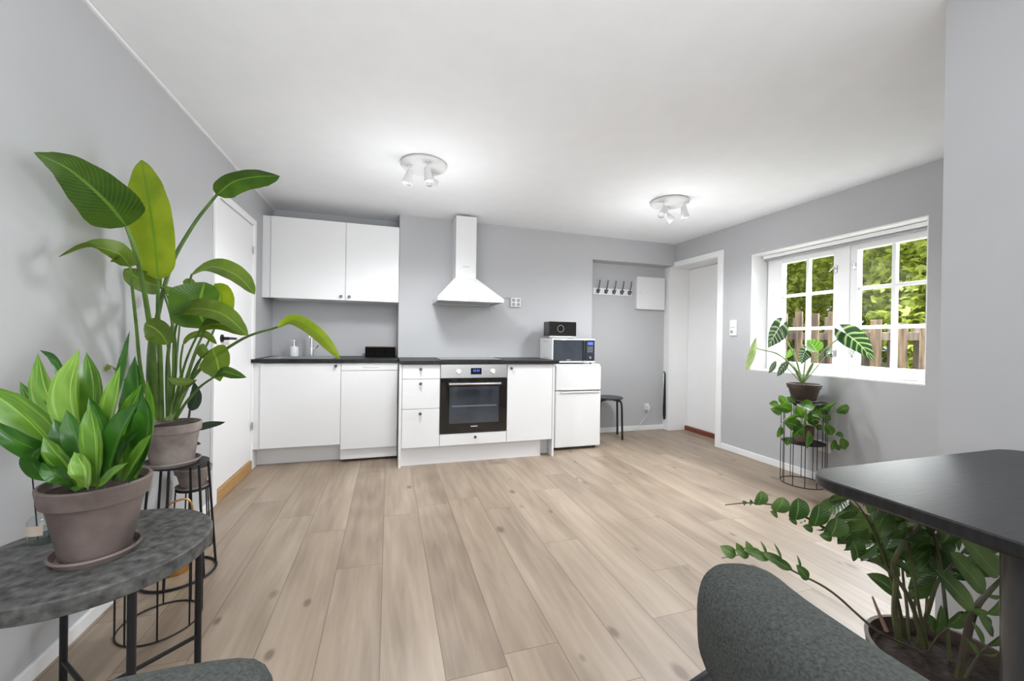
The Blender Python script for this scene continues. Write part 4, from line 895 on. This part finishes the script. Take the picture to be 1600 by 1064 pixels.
# ================================================================ ZZ PLANT
ZX, ZY, ZZ0 = 1.285, .60, 0
t = thing('potted_zz_plant', 'large ZZ plant with arching stems in a dark pot under the black table', 'potted plant', (ZX, ZY, 0))
obj('pot', lathe(BM(), [(0, 0), (.105, 0), (.11, .005), (.15, .34), (.152, .35), (.143, .35), (.138, .32), (0, .30)], (ZX, ZY, 0), 56), MTERRAD, t)
obj('soil', lathe(BM(), [(0, .325), (.10, .322), (.137, .318)], (ZX, ZY, 0), 40), MSOIL, t)
rz = random.Random(11)
def zz(path, r, leaves=None, n=0, t0=.3, s=(42, 62), wr=.42, mt=None):
    P = smooth_pts([at(*p) for p in path], 6)
    o = obj('stem', tube(BM(), P, [q*.56 for q in r], 8), mt or MSTALKD, t)
    if n:
        bm = BM()
        for k in range(n):
            u = t0+(1-t0)*(k+.5)/n; i = min(len(P)-2, int(u*(len(P)-1))); c = P[i].lerp(P[i+1], u*(len(P)-1)-i); T = (P[i+1]-P[i]).normalized()
            D = (c-EYE).dot(FW)
            for sg in (-1, 1):
                L_ = rz.uniform(*s)*D/F; side = T.cross(-FW+V(0, 0, rz.uniform(-.3, .6))).normalized()*sg
                d = (side*.9+T*rz.uniform(.4, .9)+V(0, 0, rz.uniform(-.1, .35))).normalized()
                q = c+d*.012; leaf(bm, [q, q+d*L_*.5+V(0, 0, .004), q+d*L_-V(0, 0, .008)], L_*wr, nrm=(-FW+V(0, 0, rz.uniform(0, 1.6)+.2)), roll=rz.uniform(-.5, .5), prof='lance', n=8, nx=3, fold=.14)
        objraw('leaflets', bm, MZZ, o)
    if leaves:
        bm = BM()
        for (bx_, by_, tx_, ty_, w, D, rl_) in leaves:
            a, b = at(bx_, by_, D), at(tx_, ty_, D-.01); leaf(bm, [a, (a+b)/2+FW*-.004, b], w*D/F*1.2, prof='round' if w > 18 else 'lance', n=10, nx=3, fold=.1, roll=rl_)
        objraw('leaflets', bm, MZZ, o)
    return o
zz([(1442, 1012, 1.0), (1425, 945, .98), (1395, 898, .97), (1350, 866, .96), (1290, 826, .95), (1235, 796, .95), (1195, 787, .95), (1162, 786, .95), (1133, 789, .95)], (.0095, .002),
   [(1184, 789, 1190, 767, 19, .94, .1), (1212, 799, 1224, 777, 22, .94, -.1), (1243, 812, 1247, 778, 27, .94, 0), (1272, 822, 1280, 787, 29, .94, .1), (1298, 838, 1308, 808, 32, .94, 0),
    (1215, 805, 1203, 799, 9, .95, .6), (1245, 815, 1232, 811, 9, .95, .6), (1250, 816, 1258, 811, 8, .95, .6), (1270, 826, 1254, 822, 10, .95, .5), (1275, 828, 1288, 824, 8, .95, .5), (1300, 838, 1280, 836, 12, .93, .4),
    (1165, 788, 1160, 782, 6, .95, 0), (1172, 790, 1172, 780, 6, .95, .3), (1318, 860, 1330, 850, 8, .95, .2), (1340, 872, 1332, 845, 26, .96, .2), (1342, 872, 1372, 850, 12, .96, 0)], 0)
zz([(1432, 1015, 1.0), (1370, 985, .95), (1300, 925, .90), (1245, 895, .88), (1200, 872, .88), (1165, 866, .88), (1128, 872, .88)], (.006, .0015),
   [(1150, 868, 1125, 853, 15, .87, .3), (1160, 868, 1150, 848, 10, .88, 0), (1175, 868, 1165, 845, 10, .88, 0), (1170, 870, 1148, 858, 10, .87, .3), (1190, 866, 1162, 856, 12, .87, .2), (1205, 872, 1170, 862, 12, .86, .2), (1225, 880, 1190, 862, 12, .86, .2), (1238, 890, 1200, 868, 12, .86, .2), (1198, 868, 1188, 845, 5, .88, .4), (1222, 878, 1209, 848, 5, .88, .5), (1250, 892, 1245, 867, 5, .88, .4), (1263, 906, 1244, 882, 13, .87, .1)], 0)
zz([(1408, 1020, 1.03), (1398, 960, 1.03), (1400, 905, 1.02), (1396, 880, 1.0), (1415, 845, .98), (1432, 825, .97), (1445, 808, .965)], (.013, .008), None, 0, mt=MSTALKD)
zz([(1415, 1015, 1.06), (1405, 950, 1.05), (1385, 880, 1.03), (1365, 830, 1.0), (1345, 795, .99), (1328, 775, .985)], (.009, .002), None, 10, .36, (44, 68))
zz([(1450, 1015, 1.02), (1436, 950, 1.02), (1425, 880, 1.03), (1418, 830, 1.04), (1422, 790, 1.05)], (.008, .003), None, 8, .38, (45, 66))
zz([(1484, 1035, .98), (1478, 960, .98), (1472, 900, .99), (1463, 850, .99), (1452, 818, .985)], (.008, .005), None, 3, .65, (45, 60))
zz([(1430, 1015, 1.04), (1450, 955, 1.03), (1465, 910, 1.02), (1490, 880, 1.01), (1515, 850, 1.0)], (.011, .004), None, 5, .5, (50, 75))
zz([(1500, 1060, .92), (1512, 990, .91), (1525, 950, .905), (1545, 925, .90), (1575, 895, .90)], (.017, .006),
   [(1538, 925, 1485, 862, 27, .895, .2), (1520, 952, 1462, 890, 24, .89, .2), (1560, 900, 1500, 835, 28, .89, .2), (1515, 950, 1545, 960, 12, .9, .3), (1540, 930, 1565, 932, 7, .9, .2), (1550, 975, 1528, 960, 10, .9, .2), (1545, 960, 1568, 935, 22, .9, .1)], 0)
zz([(1508, 1060, .90), (1525, 1030, .89), (1545, 1008, .88), (1575, 985, .88)], (.006, .0025),
   [(1538, 1010, 1518, 970, 9, .88, .2), (1552, 995, 1528, 960, 12, .88, .2), (1530, 1025, 1510, 998, 7, .88, .2), (1535, 1022, 1560, 1020, 6, .88, .2), (1545, 1010, 1565, 990, 14, .88, .1)], 0)
zz([(1450, 1018, 1.0), (1465, 995, .98), (1485, 978, .97), (1510, 960, .96)], (.004, .002),
   [(1460, 988, 1448, 958, 14, .97, .2), (1462, 990, 1470, 945, 16, .97, .1), (1480, 978, 1505, 955, 26, .97, .1), (1500, 965, 1520, 950, 20, .97, .1)], 0)
zz([(1420, 1015, 1.05), (1418, 960, 1.06), (1412, 910, 1.08), (1405, 860, 1.09), (1380, 815, 1.1)], (.008, .003), None, 8, .3, (46, 68))
zz([(1440, 1015, 1.05), (1448, 950, 1.08), (1448, 880, 1.1), (1455, 850, 1.12), (1462, 810, 1.13)], (.007, .003), None, 5, .35, (45, 65))
zz([(1425, 1015, 1.08), (1430, 930, 1.10), (1432, 830, 1.14), (1430, 770, 1.16), (1428, 734, 1.17)], (.007, .002), None, 4, .4, (22, 30))
obj('dry_stalk', tube(BM(), [at(1385, 985, 1.0), at(1372, 955, .99), at(1363, 932, .985)], [.005, .002], 6), mat('dry_pink_stalk', (.35, .22, .17), .7, noise_amt=.2), t)

# ================================================================ OUTSIDE
bm = BM(); box(bm, 3.62, 40, -20, 40, .2, .55); structure('ground', bm, MGROUND, 'garden ground outside the window')
t = thing('garden_fence', 'weathered board-on-board wooden fence outside the window', 'fence', (5.2, 3, .55))
rf = random.Random(5)
y = 1.2; k = 0; fb = BM(); bb = BM()
while y < 6.2:
    w = rf.uniform(.095, .12); top = (1.50 if y > 3.35 else 1.34)+rf.uniform(-.03, .03)
    if k % 2 == 0: box(fb, 5.16, 5.18, y, y+w, .55, top, bev=.003)
    else: box(bb, 5.26, 5.28, y-.02, y+w+.01, .55, top-.05, bev=.003)
    y += w-(.0 if k % 2 else .015)+.012; k += 1
obj('board_panel', fb, MFENCE, t); obj('board_panel', bb, MFENCED, t)
for z in (.75, 1.14): obj('rail', B(5.18, 5.26, 1.15, 6.25, z, z+.09, bev=.004), MFENCED, t)
for yy in (1.5, 3.36, 5.2): obj('post', B(5.19, 5.29, yy, yy+.1, .55, 1.42 if yy < 3.4 else 1.5, bev=.004), MFENCED, t)
def tree(cx, cy, h, R, n, m, label, seed, ls=(.07, .13), zc=None, cat='tree', name='garden_tree'):
    r = random.Random(seed); t = thing(name, label, cat, (cx, cy, .55))
    bm = BM(); tube(bm, smooth_pts([(cx, cy, .55), (cx+.05, cy-.05, 1.2), (cx, cy+.05, h*.6)]), [.09, .04], 8)
    for q in range(9):
        a = r.uniform(0, 2*PI); e = V(math.cos(a)*R*.7, math.sin(a)*R*.7, r.uniform(.3, .9)*(h-1)*.6); s0 = V(cx, cy, r.uniform(1.0, h*.55)); tube(bm, smooth_pts([s0, s0+e*.5+V(0, 0, .1), s0+e]), [.03, .008], 6)
    obj('trunk', bm, MBARK, t)
    bm = BM(); uvl = bm.loops.layers.uv.verify(); zc = zc or (h+.5)/2; hh = (h-zc)
    for i in range(n):
        while True:
            p = V(r.uniform(-1, 1), r.uniform(-1, 1), r.uniform(-1, 1))
            if .35 < p.length < 1: break
        c = V(cx+p.x*R, cy+p.y*R, zc+p.z*hh*(1+.15*math.sin(p.y*7+seed)))
        if c.z < .75: continue
        d = V(r.uniform(-1, 1), r.uniform(-1, 1), r.uniform(-.7, .3)).normalized(); nn = V(-r.uniform(0, .8), r.uniform(-.6, .6), r.uniform(.2, 1)).normalized(); L_ = r.uniform(*ls)
        s_ = d.cross(nn).normalized()
        for aa, ln in ((0, 1), (.9, .75), (-.9, .75)):
            dd = d*math.cos(aa)+s_*math.sin(aa); ss = s_*math.cos(aa)-d*math.sin(aa)
            vs = [bm.verts.new(c+dd*L_*ln*a_+ss*L_*.22*b_-nn*L_*.1*a_) for a_, b_ in ((0, 0), (.45, 1), (1, 0), (.45, -1))]
            f = bm.faces.new(vs)
            for lp, uu in zip(f.loops, ((.5, 0), (1, .45), (.5, 1), (0, .45))): lp[uvl].uv = uu
    objraw('foliage', bm, m, t); return t
tree(6.9, 5.75, 3.8, 1.12, 8500, MTREE, 'bright yellow-green maple beyond the fence, filling the left sash', 1)
tree(6.9, 3.35, 3.8, 1.0, 7500, MTREE, 'yellow-green bushy tree beyond the fence, filling the right sash', 2)
tree(10.2, 8.6, 6.0, 1.9, 5200, MTREE2, 'deeper green tree farther off behind the left maple', 3, (.12, .2))
tree(10.2, 5.0, 6.0, 1.7, 5200, MTREE2, 'deeper green tree farther off behind the right sash tree', 4, (.12, .2))
for o_ in COL.objects:
    if o_.parent is None and o_.name.startswith('garden_tree'): o_['group'] = 'trees beyond the fence'
    if o_.parent is None and o_.name.startswith('wall_socket'): o_['group'] = 'white low wall sockets'
    if o_.parent is None and o_.name.startswith('wall_cabinet'): o_['group'] = 'white wall cabinets'

# ================================================================ LIGHT
w = bpy.data.worlds.new('sky'); S.world = w; w.use_nodes = True; bg = w.node_tree.nodes['Background']
bg.inputs[0].default_value = (.93, .97, 1, 1); bg.inputs[1].default_value = .9
def area(name, loc, rot, sx, sy, power, col=(1, 1, 1), portal=False):
    l = bpy.data.lights.new(name, 'AREA'); l.shape = 'RECTANGLE'; l.size = sx; l.size_y = sy; l.energy = power; l.color = col
    if portal: l.cycles.is_portal = True
    o = bpy.data.objects.new(name, l); COL.objects.link(o); o.location = loc; o.rotation_euler = rot; return o
area('rear_daylight', (.2, YB-.1, 1.2), (math.radians(90), 0, 0), 1.8, 1.9, 26, (.95, .975, 1))
def aimed(name, loc, to, sx, sy, p):
    d = Vector(to)-Vector(loc); return area(name, loc, d.to_track_quat('-Z', 'Y').to_euler(), sx, sy, p, (.93, .965, 1))
aimed('window_daylight', (4.7, 1.25, 2.1), (3.4, 2.4, 1.35), 1.2, 1.4, 60)
aimed('window_skylight', (4.9, 2.4, 3.0), (3.4, 2.3, 1.4), 2.4, 1.4, 1060)
def pt(name, loc, e, r=.2, spot=None, rot=(0, 0, 0)):
    l = bpy.data.lights.new(name, 'SPOT' if spot else 'POINT'); l.energy = e; l.shadow_soft_size = r; l.color = (.95, .975, 1)
    if spot: l.spot_size = math.radians(spot); l.spot_blend = .6
    o = bpy.data.objects.new(name, l); COL.objects.link(o); o.location = loc; o.rotation_euler = rot
pt('left_fill', (-.6, .2, 1.75), 26, .2)  # unseen fill added left of the camera to brighten the right wall
area('side_fill', (1.78, -.8, 1.35), (0, math.radians(90), 0), 1.3, 1.5, 50, (.95, .975, 1))  # unseen fill on a windowless wall, added to brighten the left wall
for x_, y_ in ((.215, 2.82), (2.245, 2.84)): pt('down_fill', (x_, y_, 2.08), 66, .12, 165); pt('mid_fill', (x_, y_-.02, 1.66), 13, .3)  # unseen fill lights added below the unlit ceiling lamps, downward and all round
area('up_fill', (.5, -.35, .95), (math.radians(180), 0, 0), .8, .8, 8, (.95, .975, 1))  # added fill aimed up at the ceiling, no fitting stands here
area('window_portal', (3.6, 2.27, 1.38), (0, math.radians(90), 0), 1.1, 1.3, 1, portal=True)
sun = bpy.data.lights.new('sun', 'SUN'); sun.energy = 1.0; sun.angle = math.radians(20); so = bpy.data.objects.new('sun', sun); COL.objects.link(so); so.rotation_euler = (math.radians(40), 0, math.radians(40))
vs = S.view_settings; vs.view_transform = 'Standard'; vs.look = 'None'; vs.exposure = .12; vs.gamma = 1; vs.use_curve_mapping = False
